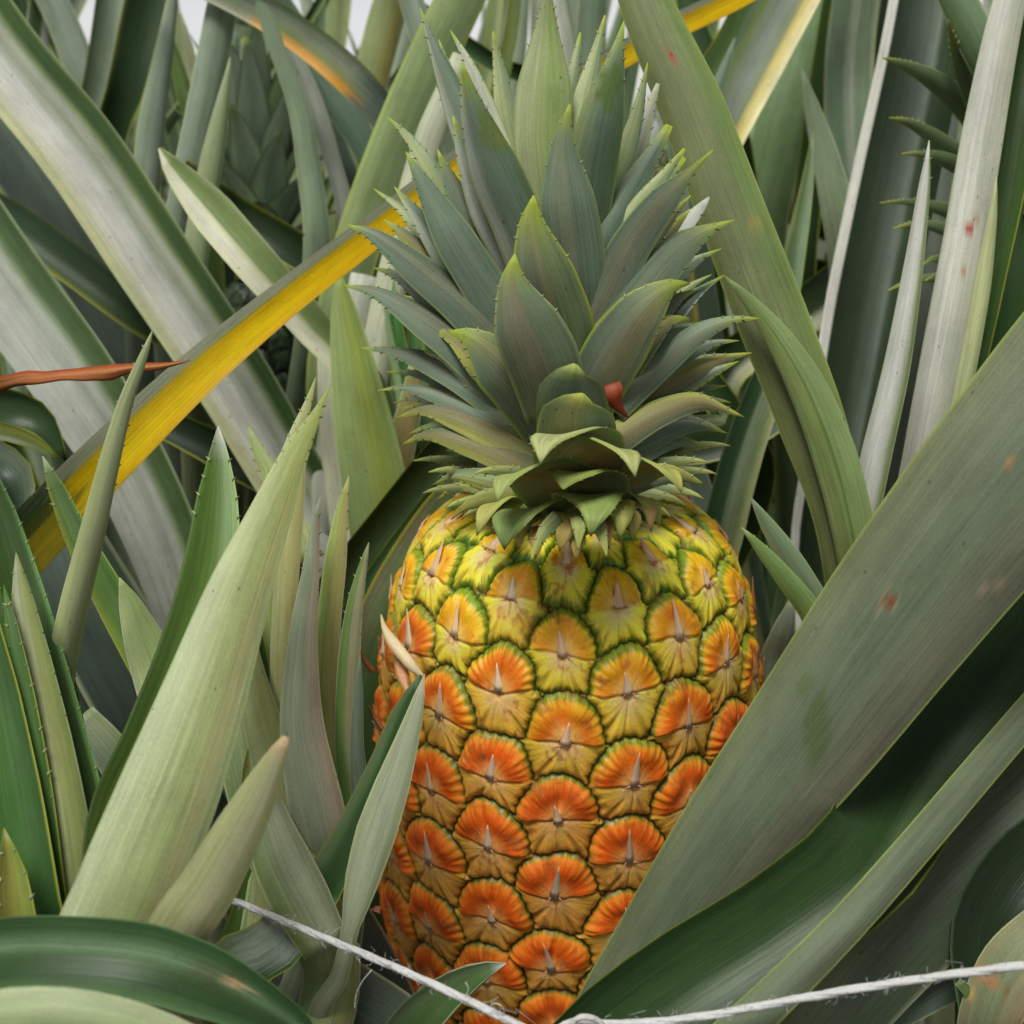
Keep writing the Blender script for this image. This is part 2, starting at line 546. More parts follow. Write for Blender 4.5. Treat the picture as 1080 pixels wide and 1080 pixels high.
class Fruit:
    def __init__(s, top, axis, length, rad, ncol=22, pitch=0.033, th0=0.0, s0=0.0, neck=0.022, taper=0.1, ripe=True, green=False):
        s.top = np.array(top, float)
        s.ax = nrm(np.array(axis, float))
        s.ex = nrm(np.cross([0, 1, 0], s.ax))
        s.ey = np.cross(s.ax, s.ex)
        s.len, s.rad, s.ncol, s.pitch, s.th0, s.s0 = length, rad, ncol, pitch, th0, s0
        s.green = green
        al = np.linspace(0, 1, 1500)
        # profile from top (0) to bottom
        a = al * math.pi
        r = rad * np.sin(a) ** np.where(al < .5, 0.37, 0.66)
        z = -length * 0.5 * (1 - np.sign(np.cos(a)) * np.abs(np.cos(a)) ** 0.86)
        r = r * (1 + taper * (0.5 + z / length))
        keep = (al > 0.02) & ((al > 0.5) | (r > neck))
        r, z = r[keep], z[keep]
        z = z - z[0]
        arc = np.r_[0, np.cumsum(np.hypot(np.diff(r), np.diff(z)))]
        s.r, s.z, s.arc = r, z, arc
        s.total = arc[-1]

    def surf(s, th, sc, h=0.0):
        r = np.interp(sc, s.arc, s.r)
        z = np.interp(sc, s.arc, s.z)
        e = 0.0008
        dr = (np.interp(sc + e, s.arc, s.r) - np.interp(sc - e, s.arc, s.r))
        dz = (np.interp(sc + e, s.arc, s.z) - np.interp(sc - e, s.arc, s.z))
        l = np.maximum(np.hypot(dr, dz), 1e-9)
        nr, nz = -dz / l, dr / l
        rr = r + h * nr
        zz = z + h * nz
        return (s.top + (rr * np.sin(th))[..., None] * s.ex - (rr * np.cos(th))[..., None] * s.ey + zz[..., None] * s.ax,
                nrm((nr * np.sin(th))[..., None] * s.ex - (nr * np.cos(th))[..., None] * s.ey + nz[..., None] * s.ax))

    def centre(s, c, k):
        c = np.mod(c, s.ncol)
        j1 = hsh(c + 3.1, k + 0.7) - 0.5
        j2 = hsh(c + 9.3, k + 5.1) - 0.5
        return c + j1 * 0.13, k + np.mod(c, 2) * 0.5 + j2 * 0.11

    def build(s, nth, ns, parent, name='fruit_body'):
        th = np.linspace(-math.pi, math.pi, nth, endpoint=False)
        sv = np.linspace(0, s.total, ns)
        TH, SV = np.meshgrid(th, sv, indexing='xy')
        cf = TH / (2 * math.pi) * s.ncol - s.th0
        kf = (SV - s.s0) / s.pitch
        # gentle waviness of the eye borders
        cf = cf + 0.05 * (vnoise(cf * 2.3 + 40, kf * 2.3) - .5) 
        kf = kf + 0.05 * (vnoise(cf * 2.1, kf * 2.3 + 60) - .5)
        d1 = np.full(TH.shape, 9.0)
        d2 = np.full(TH.shape, 9.0)
        gd_ = np.full(TH.shape, 9.0)           # distance to the dome outlines and to the seams beside them
        dome = np.zeros(TH.shape, bool)
        bx = np.zeros(TH.shape); by = np.zeros(TH.shape); bc = np.zeros(TH.shape); bk = np.zeros(TH.shape)
        R0 = np.ones(TH.shape)
        gown = np.zeros(TH.shape)
        c0 = np.floor(cf)
        for dc in (-1, 0, 1, 2):
            cc = c0 + dc
            for dk in (-1, 0, 1):
                kk = np.floor(kf - np.mod(cc, 2) * 0.5 + 0.5) + dk
                jc, jk = s.centre(cc, kk)
                X = (cf - cc - (jc - np.mod(cc, s.ncol))) * 1.5
                Y = -(kf - jk) * 1.732
                Y = Y + 0.08 + 0.05 * np.sin(X * 3 + jk * 5)
                D = np.sqrt(X * X + Y * Y)
                ph_ = np.arctan2(Y, X)
                sd = jc * 3.7 + jk * 9.1
                rip_ = np.clip((jk + 1.3) / 2.6, 0, 1)
                Rd = 0.80 + 0.13 * rip_ + 0.04 * (hsh(np.mod(cc, s.ncol) + 4.4, kk + 1.9) - .5) + 0.014 * np.cos(ph_ * 26 + sd) + 0.030 * np.sin(ph_ * 5 + sd) + 0.03 * np.sin(ph_) + 0.05 * np.clip(np.sin(ph_), 0, 1) ** 3
                ind = (Y > 0) & (D < Rd)
                out = (Y > 0) & ~ind
                gown = np.where(ind, Rd - D, gown)
                gd_ = np.where(out, np.minimum(gd_, D - Rd), gd_)
                gd_ = np.where(out & (np.abs(X) < 1.12), np.minimum(gd_, Y), gd_)
                inf_ = (Y <= 0)
                gd_ = np.where(inf_ & (np.abs(X) > Rd) & (np.abs(X) < 1.12), np.minimum(gd_, -Y), gd_)
                m1 = inf_ & (D < d1) & ~dome
                m2 = inf_ & (~m1) & (D < d2)
                d2 = np.where(m1, d1, np.where(m2, D, d2))
                d1 = np.where(m1, D, d1)
                m = m1 | ind
                bx = np.where(m, X, bx); by = np.where(m, Y, by)
                bc = np.where(m, np.mod(cc, s.ncol), bc); bk = np.where(m, kk, bk)
                R0 = np.where(ind, Rd, R0)
                dome |= ind
        gf = np.clip((d2 * d2 - d1 * d1) / (2 * 1.732), 0, 2)
        g = np.where(dome, gown, np.minimum(gd_, gf))
        X, Yc = bx, by
        rnd = hsh(bc + 1.7, bk + 2.3)
        rnd2 = hsh(bc + 5.7, bk + 8.3)
        rho = np.sqrt(X * X + Yc * Yc)
        phi = np.arctan2(Yc, X)
        rn = np.where(dome, rho / R0, rho / (rho + g + 1e-6))
        Um = dome * sst(0.0, 0.03, Yc)
        Lm = 1 - Um
        seed = bc * 7.3 + bk * 3.1
        st = vnoise(phi * 26 + seed * 5, rho * 2.5 + seed) - 0.5
        st2 = vnoise(phi * 60 + seed * 9, rho * 5 + seed) - 0.5
        cren = np.cos(phi * 26 + seed + 5.0 * vnoise(phi * 2.2 + seed, rho * 0 + seed))
        blot = vnoise(cf * 3.1 + 11, kf * 3.3 + 7) - .5 + .5 * (vnoise(cf * 8 + 5, kf * 8) - .5)
        ripe = np.clip((SV - s.s0) / (s.pitch * 3.0) + 0.46 + (rnd - 0.5) * 0.35 + 0.28 * blot, 0, 1)
        # the fruit sits in its groove pattern
        h = 0.0024 * (1 - np.exp(-np.maximum(g, 0) / 0.06)) - 0.0022
        h += Um * 0.0007 * np.exp(-((rn - 0.66) / 0.2) ** 2)
        h += (0.0011 * Um + 0.0002 * Lm) * np.clip(1 - rn, 0, 1)
        h += Um * 0.00014 * cren * (0.3 + 1.2 * rnd2) * sst(0.55, 0.8, rn) * (0.4 + rnd2)
        h += Um * 0.00045 * np.cos(phi * 5 + rnd * 6) * sst(0.35, 0.7, rn)
        h -= Um * 0.0008 * np.exp(-((phi - 1.57 + (rnd - .5) * .5) / 0.16) ** 2) * sst(0.1, 0.3, rn) * (1 - sst(.75, .95, rn))
        h += Lm * 0.0004 * (1 - rn) * sst(0.02, .25, rho)
        h -= 0.0003 * np.exp(-(Yc / 0.03) ** 2)
        for k0 in (-1.02, -2.12):
            h -= Lm * 0.0008 * np.exp(-((phi - k0 - (rnd - .5) * .3) / 0.09) ** 2) * sst(0.3, 0.75, rn)
        h -= Lm * 0.0006 * np.exp(-((phi + 1.57 + (rnd2 - .5) * .3) / 0.07) ** 2) * sst(0.05, 0.3, rn)
        h -= 0.0008 * np.exp(-(rho / 0.10) ** 2)
        h += 0.00022 * st + 0.0001 * st2
        h *= sst(0.0, 0.012, SV)
        # colours
        L_ = lambda x: lin(x)
        peach = mixc(L_('ffd070'), L_('f6a858'), ripe)
        ring = mixc(L_('ffc21c'), L_('ea6218'), sst(0.0, 0.9, ripe))
        rim = mixc(L_('f6d830'), L_('f8962c'), ripe)
        grn = mixc(L_('6f9a1e'), L_('7d8426'), ripe)
        U = mixc(peach, ring, sst(0.14, 0.55, rn + 0.16 * st))
        U = mixc(U, rim, sst(0.70, 0.86, rn + 0.14 * st + 0.03 * cren) * (1 - 0.45 * ripe))
        gtop = np.clip(np.sin(phi), 0, 1) ** 3
        gw = 0.07 + 0.16 * (1 - ripe) * gtop + 0.10 * rnd2 * (1 - ripe) + 0.04 * gtop
        U = mixc(U, grn, sst(gw, gw * 0.45, g + 0.05 * st + 0.012 * cren) * 0.92)
        ctr = mixc(L_('ffe098'), L_('f4b870'), ripe)
        low = mixc(L_('ffea40'), L_('fab048'), sst(0.2, 1.0, ripe))
        lgrn = mixc(L_('4f8418'), L_('93801f'), sst(0.1, 0.9, ripe))
        Lc = mixc(ctr, low, sst(0.20, 0.70, rn + 0.35 * st))
        lw = 0.06 + 0.22 * (1 - ripe) * (0.4 + 0.9 * rnd)
        Lc = mixc(Lc, lgrn, sst(lw, lw * 0.3, g + 0.12 * st) * (0.95 - .25 * ripe))
        wing = sst(0.25, 0.08, np.abs(Yc + 0.10)) * sst(0.55, 0.85, np.abs(X))
        Lc = mixc(Lc, mixc(L_('a9b32c'), L_('b79a30'), ripe), wing * 0.6)
        for k0 in (-1.02, -2.12):
            e = np.exp(-((phi - k0 - (rnd - .5) * .3) / 0.10) ** 2) * sst(0.45, 0.8, rn) * 0.55
            Lc = mixc(Lc, mixc(L_('3e6412'), L_('8c5a20'), ripe), e)
        for k0, kw_ in ((-1.57, .20), (-.55, .13), (-2.59, .13)):
            kk_ = k0 + (rnd2 - .5) * .35
            e = np.exp(-((phi - kk_) / (kw_ * (.35 + rn))) ** 2) * sst(0.50 + .2 * rnd, 0.9, rn) * (0.85 - .45 * ripe)
            Lc = mixc(Lc, mixc(L_('43761a'), L_('a06a22'), ripe), e)
        C = mixc(Lc, U, Um)
        # pinkish brown remains of the flower in the eye's centre
        C = mixc(C, L_('a8704e')[None, None] * np.ones_like(C), np.exp(-(rho / 0.13) ** 2) * 0.45)
        C = mixc(C, L_('5a3020')[None, None] * np.ones_like(C), np.exp(-(Yc / 0.022) ** 2) * np.exp(-(X / 0.24) ** 2) * 0.4)
        C = mixc(C, L_('a05a28')[None, None] * np.ones_like(C), np.exp(-(Yc / 0.02) ** 2) * 0.2)
        gd = mixc(L_('1f3a0c'), L_('3a3210'), ripe)
        C = mixc(C, gd, sst(0.040, 0.008, g + 0.02 * st) * 0.85)
        C = C * (1 + 0.28 * st + 0.20 * st2)[..., None] * (0.92 + 0.16 * rnd2)[..., None]
        scar = sst(.62, .80, vnoise(cf * 6 + 31, kf * 6 + 17)) * sst(.35, .7, vnoise(cf * 19, kf * 19 + 9)) * .55
        C = mixc(C, L_('9a6434')[None, None] * np.ones_like(C), scar)
        if s.green:
            lum = C.mean(-1, keepdims=True)
            C = lum * np.array([0.10, 0.16, 0.07])
        C = np.clip(C * (1.12 + 0.24 * blot)[..., None], 0.002, 0.95)
        pos, _ = s.surf(TH, SV, h)
        nv = nth * ns
        ii, jj = np.meshgrid(np.arange(ns - 1), np.arange(nth), indexing='ij')
        a = (ii * nth + jj).ravel()
        b = (ii * nth + (jj + 1) % nth).ravel()
        faces = np.stack([a, a + nth, b + nth, b], 1)
        C4 = np.concatenate([C, np.ones(C.shape[:2] + (1,))], -1)
        o = link_mesh(name, pos.reshape(-1, 3), faces, M_RIND, parent, C4.reshape(-1, 4))
        return o

    def eyes(s):
        kmax = int((s.total - s.s0) / s.pitch) + 1
        kmin = -int(s.s0 / s.pitch) - 1
        out = []
        for c in range(s.ncol):
            for k in range(kmin, kmax + 1):
                jc, jk = s.centre(np.float64(c), np.float64(k))
                th = (jc + s.th0) / s.ncol * 2 * math.pi
                th = (th + math.pi) % (2 * math.pi) - math.pi
                sc = s.s0 + (jk + .046) * s.pitch
                if sc < 0.012 or sc > s.total - 0.03:
                    continue
                out.append((float(th), float(sc)))
        return out


def bract_geo(fr, th, sc, rs):
    """small dry papery spike that rises from the middle of an eye"""
    p, n = fr.surf(np.float64(th), np.float64(sc), 0.0010)
    q, _ = fr.surf(np.float64(th), np.float64(sc - 0.004), 0.0010)
    up = nrm(q - p)
    rt = nrm(np.cross(up, n))
    Ln = rs.uniform(0.007, 0.0155)
    lean = rs.uniform(-0.35, 0.25)
    low = (sc / fr.total) > 0.6
    pts, ws = [], []
    droop = rs.uniform(0.1, 0.5) if not low else rs.uniform(0.9, 1.9)
    pos = p.copy()
    d = nrm(up * 0.9 + n * (0.10 if not low else .5) + rt * lean * .4)
    for i in range(6):
        t = i / 5
        pts.append(pos.copy())
        ws.append((0.0042 * (1 - t) ** 1.0 + 0.0002) * rs.uniform(.85, 1.1))
        pos = pos + d * Ln / 5
        if low:
            d = nrm(d + n * 0.18 * droop - up * 0.30 * droop * (rs.uniform(.5, 1)) + rt * lean * .3)
        else:
            d = nrm(d + n * 0.04 * droop + rt * lean * .12)
    P3 = np.array(pts)[::-1]
    w = np.array(ws)[::-1]
    s = np.linspace(0, Ln, 6)
    c = random.choice(['fae0bc', 'f0cca4', 'f4d2ac', 'ffe8c8', 'e8c8a4'])
    c2 = random.choice(['dca880', 'd4a07c', 'c89674'])
    vts, fcs, cls, uvs = ribbon(P3, w, s, 'under', np.full(6, 1.9), np.full(6, rs.uniform(-.3, .3)), [(-1, c2), (-.2, c), (1, c)],
                                c2, 0.6, 0.6, 0.0003, 5, view=nrm(n[None] + 0 * P3) , keel=0.5)
    fcs = [list(f) for f in fcs]
    # two little side hairs at the base
    base = len(vts)
    for sd in (-1, 1):
        if rs.uniform() < 0.75:
            a0 = p + rt * sd * 0.0014
            tip = a0 + rt * sd * rs.uniform(.0015, .0032) + n * rs.uniform(.0012, .002) + up * rs.uniform(-.001, .001)
            b = len(vts)
            vts = np.vstack([vts, [a0 + up * .0005, a0 - up * .0005, tip, a0 + n * .0004]])
            fcs += [[b, b + 1, b + 2], [b + 1, b + 3, b + 2], [b + 3, b, b + 2]]
            cls = np.vstack([cls, np.tile(np.r_[col('caa082'), .6], (4, 1))])
            uvs = np.vstack([uvs, np.zeros((4, 2))])
    return vts, fcs, cls, uvs


# axis of the ripe fruit
TOP = np.array(P(605, 532, 0.418))
BOT = np.array(P(587, 1110, 0.520))
AX = nrm(TOP - BOT)
FR = Fruit(TOP, AX, 0.268, 0.0796, ncol=20, pitch=0.0316, th0=-1.42, s0=0.0605, neck=0.026, taper=-0.06)

_sg = np.linspace(0.03, FR.total * .8, 400)


def front_s(py, th=-0.06):
    q, _ = FR.surf(np.full(_sg.shape, th), _sg)
    ys = [proj(Vector(v))[1] for v in q]
    return float(np.interp(py, ys, _sg))


_rows = [front_s(v) for v in (600, 691, 787, 872, 952, 1020)]
FR.pitch = float(np.mean(np.diff(_rows[1:])))
FR.s0 = _rows[1] - .046 * FR.pitch
_tg = np.linspace(-.5, .5, 200)
_q, _ = FR.surf(_tg, np.full(_tg.shape, FR.s0 + FR.pitch))
_th = float(np.interp(592, [proj(Vector(v))[0] for v in _q], _tg))
FR.th0 = _th / (2 * math.pi) * FR.ncol
print('eyes', _rows, FR.pitch, FR.th0)
pine = empty('pineapple', tuple(TOP - AX * 0.22), 'ripe orange and yellow pineapple with a tall grey green crown', 'pineapple')
body = FR.build(1364, 700, pine)
rs = np.random.RandomState(5)
eyes = FR.eyes()
near = [e for e in eyes if abs(e[0]) < 1.75]
far = [e for e in eyes if abs(e[0]) >= 1.75]
near.sort(key=lambda e: abs(e[0]))
far = near[96:] + far
near = near[:96]
for (th, sc) in near:
    v_, f_, c_, u_ = bract_geo(FR, th, sc, rs)
    link_mesh('bract', v_, f_, M_LEAF, body, c_, u_)
V_, F_, C_, U_ = [], [], [], []
nb = 0
for (th, sc) in far:
    v_, f_, c_, u_ = bract_geo(FR, th, sc, rs)
    V_.append(v_); C_.append(c_); U_.append(u_)
    F_ += [[i + nb for i in f] for f in f_]
    nb += len(v_)
if V_:
    o = link_mesh('bract', np.vstack(V_), F_, M_LEAF, body, np.vstack(C_), np.vstack(U_))
    o['kind'] = 'stuff'


# torn papery bracts on the left shoulder, from tip to foot
def papery(pts, c1='dcb892', c2='b98258', parent=body, **kw):
    pts = [(x, y, d - .008, w) for (x, y, d, w) in pts]
    return leaf(parent, pts, [(-1, c2), (-.3, c1), (.4, c1), (1, c2)], 'under', arc=120, name='bract', ext=False, back=c2, edgec=None,
                step=0.0015, nv=9, thick=.0004, crinkle=.06, **kw)


papery([(448, 716, .370, 3), (432, 700, .369, 13), (416, 680, .372, 14), (405, 660, .380, 6), (402, 648, .384, 2)], c1='e6d2a8', c2='c8a070')
papery([(380, 684, .392, 1), (384, 696, .396, 5), (394, 708, .402, 7)], c1='c89268', c2='a05a38')
papery([(432, 735, .366, 2), (424, 712, .372, 14), (420, 695, .376, 12)], c1='cf9a70', c2='b07048')
papery([(389, 744, .392, 1), (394, 755, .396, 5), (404, 770, .398, 6)], c1='c89268', c2='a05a38')

# ------------------------------------------------------------------ crown of the ripe fruit
def dax(y):
    return 0.418 - (548 - y) / 548 * 0.055


ctop = np.array(P(600, 300, dax(300)))
cb = TOP - AX * 0.006
nst, nseg = 22, 20
cv, cf_ = [], []
for i in range(nst):
    t = i / (nst - 1)
    c = cb * (1 - t) + ctop * t
    rr = 0.030 * (1 - t) ** 0.8 + 0.002
    for j in range(nseg):
        a = 2 * math.pi * j / nseg
        cv.append(c + rr * (math.cos(a) * FR.ex + math.sin(a) * FR.ey))
for i in range(nst - 1):
    for j in range(nseg):
        a, b = i * nseg + j, i * nseg + (j + 1) % nseg
        cf_.append([a, b, b + nseg, a + nseg])
crown = link_mesh('crown', np.array(cv), cf_, M_LEAF, pine, np.tile(np.r_[col('DG'), .6], (len(cv), 1)), np.zeros((len(cv), 2)))

CS = [(-1, 'CM'), (-.25, 'CU'), (.15, '7d846c'), (1, 'CD')]           # side leaf, brownish belly
CF = [(-1, 'CM'), (-.2, 'CU'), (.15, '7a836c'), (.5, 'CM'), (1, 'CD')]
CL = [(-1, 'PG'), (0, 'LG'), (1, 'CM')]
CW = [(-1, 'CR'), (0, 'GW'), (1, 'PG')]
CO = [(-1, 'YG'), (-.4, '8f8d58'), (.3, '7d7650'), (1, 'CD')]          # yellow-brown low leaves


SIDES = {'l': [], 'r': []}


def cl(pts, prof=CS, side='under', arc=60, roll=0, tipc='a3b43c', tiplen=0.010, spots=(), sp=0.03, **kw):
    kw.setdefault('edgec', '8f9f62')
    if len(pts) == 5 and prof is not None:
        dx = pts[0][0] - pts[-1][0]
        if abs(dx) > 60 and pts[0][1] < 480:
            SIDES['l' if dx < 0 else 'r'].append(pts)
    if len(pts) >= 4:
        pts = [pts[0], pts[1][:3] + (pts[1][3] * .72,)] + list(pts[2:])
    tiplen = tiplen * .55
    sp = sp * .7
    return leaf(crown, pts, prof, side, arc=arc, roll=roll, name='crown_leaf', ext=False, daxis=dax, tipc=tipc,
                tiplen=tiplen, spines=sp, keel=0.35, step=0.003, nv=13, thick=0.0016, spots=spots, rough=0.5, back='CM', **kw)


# behind / top
cl([(578, -22, .02, 2), (576, 30, .018, 36), (574, 90, .012, 60), (572, 150, .008, 62), (580, 230, .004, 46)], [(-1, 'PG'), (-.2, 'LG'), (.3, '8fae62'), (1, 'LG')], tipc=None)
cl([(520, 33, .03, 2), (526, 70, .026, 18), (534, 120, .02, 26), (550, 200, .012, 26)], CL, tipc='YG')
cl([(612, 34, .035, 2), (608, 60, .03, 14), (600, 110, .02, 20), (596, 170, .01, 20)], CL)
cl([(638, 16, .026, 2), (628, 60, .022, 20), (617, 110, .016, 30), (608, 190, .008, 34)], CL, tipc='YG')
cl([(443, 8, .02, 1), (458, 50, .012, 16), (482, 110, .006, 32), (512, 190, 0, 38), (545, 270, 0, 40)], [(-1, 'GW'), (-.3, 'CU'), (.5, 'CM'), (1, 'CD')])
cl([(475, 32, .03, 1), (494, 66, .024, 14), (512, 110, .018, 20), (535, 170, .008, 20)], CW)
cl([(460, 88, .012, 1), (480, 130, .008, 16), (500, 185, .004, 24), (530, 270, 0, 28)], CW)
cl([(658, 22, -.002, 1), (650, 60, -.006, 24), (636, 120, -.008, 48), (622, 190, -.006, 56), (612, 280, -.004, 50)], [(-1, 'LG'), (0, 'CM'), (1, 'MG')],
   spots=[(642, 92, (11, 24, 10), '5e7630', .8)], tiplen=.015)
cl([(683, 66, .012, 1), (672, 120, .008, 20), (655, 180, .004, 28), (634, 260, 0, 30)], CL)
cl([(694, 88, .02, 4), (680, 130, .016, 24), (665, 180, .01, 26), (640, 250, .004, 24)], CW, tipc='PG')
cl([(487, 66, -.012, 2), (500, 120, -.014, 42), (522, 180, -.014, 56), (548, 240, -.012, 56), (576, 330, -.010, 50)], [(-1, 'GW'), (-.4, 'CU'), (.4, 'CM'), (1, 'MG')],
   spots=[(520, 138, (14, 24, -30), '6f7f3c', .8)], tiplen=.016)
cl([(601, 110, -.018, 2), (594, 150, -.02, 34), (598, 210, -.022, 60), (606, 270, -.02, 66), (612, 350, -.016, 60)], [(-1, 'CM'), (-.1, '8a9278'), (.1, 'CU'), (1, 'CM')], tiplen=.014)
# left side, from above
cl([(408, 123, .02, 1), (428, 142, .016, 12), (450, 172, .01, 18), (490, 240, .004, 20)], CL)
cl([(428, 160, -.004, 1), (448, 196, -.008, 28), (478, 250, -.012, 44), (515, 310, -.012, 48), (560, 390, -.010, 44)], [(-1, 'CM'), (0, 'CU'), (1, 'CM')], roll=-10)
cl([(394, 199, .016, 1), (425, 222, .01, 14), (460, 266, .004, 26), (505, 340, 0, 30)], CL, roll=-25)
cl([(415, 250, .02, 1), (440, 275, .012, 14), (470, 305, .006, 20), (510, 350, 0, 22)], CW, roll=-20)
cl([(366, 237, -.004, 1), (394, 248, -.008, 20), (440, 284, -.012, 36), (495, 332, -.014, 42), (560, 410, -.014, 42)], roll=-20)
cl([(426, 312, .01, 1), (446, 318, .008, 10), (468, 336, .004, 16), (500, 370, 0, 16)], CW, roll=-20)
cl([(362, 301, -.008, 1), (395, 308, -.012, 17), (445, 338, -.016, 34), (500, 380, -.018, 44), (565, 450, -.018, 44)], roll=-25)
cl([(472, 350, -.030, 2), (495, 356, -.034, 30), (526, 385, -.036, 62), (556, 420, -.032, 62), (585, 465, -.026, 54)], [(-1, 'CM'), (-.2, '7a836c'), (.2, '8a8a66'), (1, 'CU')], tiplen=.02, edgec='YG', arc=50)
cl([(379, 367, -.006, 1), (410, 370, -.010, 12), (455, 384, -.015, 26), (505, 412, -.02, 34), (570, 465, -.022, 38)], roll=-25)
cl([(415, 394, .004, 1), (438, 393, .002, 9), (462, 404, -.002, 14), (500, 432, -.01, 14)], CW, roll=-25)
cl([(398, 412, -.010, 1), (425, 409, -.014, 9), (465, 418, -.018, 20), (515, 440, -.024, 30), (575, 485, -.026, 34)], roll=-25)
cl([(415, 425, .002, 1), (438, 420, 0, 8), (462, 426, -.004, 12), (505, 450, -.01, 14)], CW, roll=-25)
cl([(418, 441, -.016, 1), (445, 433, -.02, 13), (480, 440, -.024, 27), (525, 460, -.028, 36), (580, 495, -.03, 36)], CO, roll=-20, tipc='YG')
cl([(458, 446, .004, 1), (475, 446, 0, 7), (500, 460, -.006, 12), (530, 480, -.012, 14)], CW, roll=-20)
cl([(424, 469, -.020, 1), (450, 459, -.024, 14), (490, 466, -.028, 28), (535, 484, -.032, 34), (585, 512, -.034, 32)], CO, roll=-15, tipc='YG')
cl([(470, 475, -.002, 1), (486, 476, -.008, 8), (508, 488, -.016, 12), (540, 505, -.02, 14)], CW, roll=-10)
cl([(456, 512, -.020, 1), (478, 502, -.026, 14), (510, 505, -.034, 24), (550, 516, -.038, 26), (590, 528, -.036, 24)], [(-1, 'YG'), (0, 'LG'), (1, 'CM')])
cl([(460, 528, -.022, 1), (482, 514, -.028, 12), (512, 514, -.034, 22), (550, 524, -.038, 24)], [(-1, 'LG'), (0, 'YG'), (1, 'OL')])
# right side
cl([(752, 158, -.03, 1), (728, 182, -.028, 14), (700, 212, -.026, 34), (664, 262, -.022, 44), (622, 350, -.018, 46)], [(-1, 'CD'), (0, '7d8068'), (1, 'CM')], roll=18, tiplen=.018)
cl([(706, 132, .004, 8), (690, 160, 0, 24), (664, 205, -.004, 32), (638, 260, -.008, 36), (610, 340, -.01, 36)], [(-1, 'GG'), (.2, 'CD'), (1, 'MG')], roll=15)
cl([(720, 165, .016, 10), (702, 186, .012, 22), (676, 226, .006, 24), (645, 280, 0, 24)], CL, roll=20)
cl([(748, 208, .012, 2), (738, 220, .012, 16), (720, 240, .01, 20), (695, 270, .006, 20), (660, 320, 0, 20)], [(-1, 'WH'), (0, 'GW'), (1, 'WH')], roll=20, tipc='GW')
cl([(775, 232, -.03, 1), (752, 240, -.03, 12), (718, 262, -.028, 36), (680, 306, -.026, 46), (630, 380, -.024, 46)], [(-1, 'CD'), (0, '74806a'), (1, 'CM')], roll=20, tiplen=.018)
cl([(764, 290, .0, 1), (742, 304, -.002, 10), (714, 328, -.006, 22), (680, 372, -.012, 26), (640, 430, -.016, 30)], [(-1, 'CD'), (.7, 'CD'), (1, 'WH')], roll=20, edgec='CR')
cl([(728, 299, -.034, 1), (708, 302, -.036, 22), (678, 328, -.038, 52), (650, 368, -.036, 66), (616, 430, -.030, 60)], [(-1, 'CD'), (-.2, '7a836c'), (.3, '8a8560'), (1, 'CM')], tiplen=.02, edgec='YG')
cl([(728, 337, -.01, 2), (712, 342, -.012, 16), (696, 358, -.014, 20), (676, 384, -.018, 20)], [(-1, 'WH'), (0, 'CR'), (1, 'WH')], roll=10, sp=0)
cl([(803, 336, -.028, 1), (775, 337, -.028, 11), (740, 350, -.028, 22), (700, 382, -.028, 30), (645, 430, -.03, 38)], roll=15, tiplen=.018)
cl([(793, 372, -.01, 1), (770, 377, -.012, 12), (740, 388, -.016, 22), (700, 410, -.02, 30), (650, 445, -.022, 34)], CO, roll=15, tipc='YG')
cl([(779, 381, -.014, 1), (758, 390, -.016, 12), (732, 404, -.018, 16), (700, 420, -.02, 18), (655, 450, -.022, 24)], [(-1, 'GW'), (.3, 'CM'), (1, 'YG')], roll=15)
cl([(785, 440, -.026, 1), (760, 430, -.026, 12), (735, 424, -.028, 22), (695, 436, -.032, 30), (640, 470, -.034, 36)], CO, roll=10, tipc='YG')
cl([(745, 424, -.004, 1), (765, 440, -.01, 14), (735, 446, -.014, 18), (690, 455, -.018, 22)], CL, roll=10)
cl([(767, 457, -.022, 1), (748, 451, -.022, 9), (722, 450, -.024, 17), (690, 462, -.028, 24), (645, 486, -.030, 28)], [(-1, 'GW'), (0, 'CU'), (1, 'CM')], roll=10)
cl([(742, 472, -.020, 1), (725, 467, -.022, 9), (702, 469, -.026, 16), (675, 480, -.030, 22), (640, 496, -.032, 24)], [(-1, 'GG'), (0, 'CU'), (1, 'CM')], roll=10)
cl([(717, 498, -.014, 1), (702, 492, -.018, 8), (685, 494, -.024, 14), (655, 505, -.030, 18)], CL)
cl([(728, 518, -.022, 1), (714, 509, -.026, 14), (692, 502, -.032, 22), (660, 508, -.038, 24), (628, 520, -.038, 22)], CO, tipc='YG')
cl([(722, 508, -.012, 1), (700, 500, -.02, 12), (675, 508, -.028, 18), (645, 520, -.03, 20)], CO)
# front centre
cl([(563, 206, -.030, 2), (561, 236, -.032, 40), (572, 288, -.034, 68), (588, 340, -.032, 76), (602, 410, -.028, 66)], [(-1, '74866a'), (-.2, '7a836c'), (.1, '84825c'), (.12, '6f8358'), (1, '6f8260')], tiplen=.02, edgec='YG')
cl([(543, 268, -.042, 2), (541, 296, -.044, 40), (554, 340, -.046, 72), (572, 380, -.044, 80), (590, 440, -.038, 70)], [(-1, '6f8166'), (-.25, '80816c'), (.1, '857f66'), (.14, '75866c'), (1, '6d8062')], tiplen=.014, edgec='LG')
XR = tuple(RT)


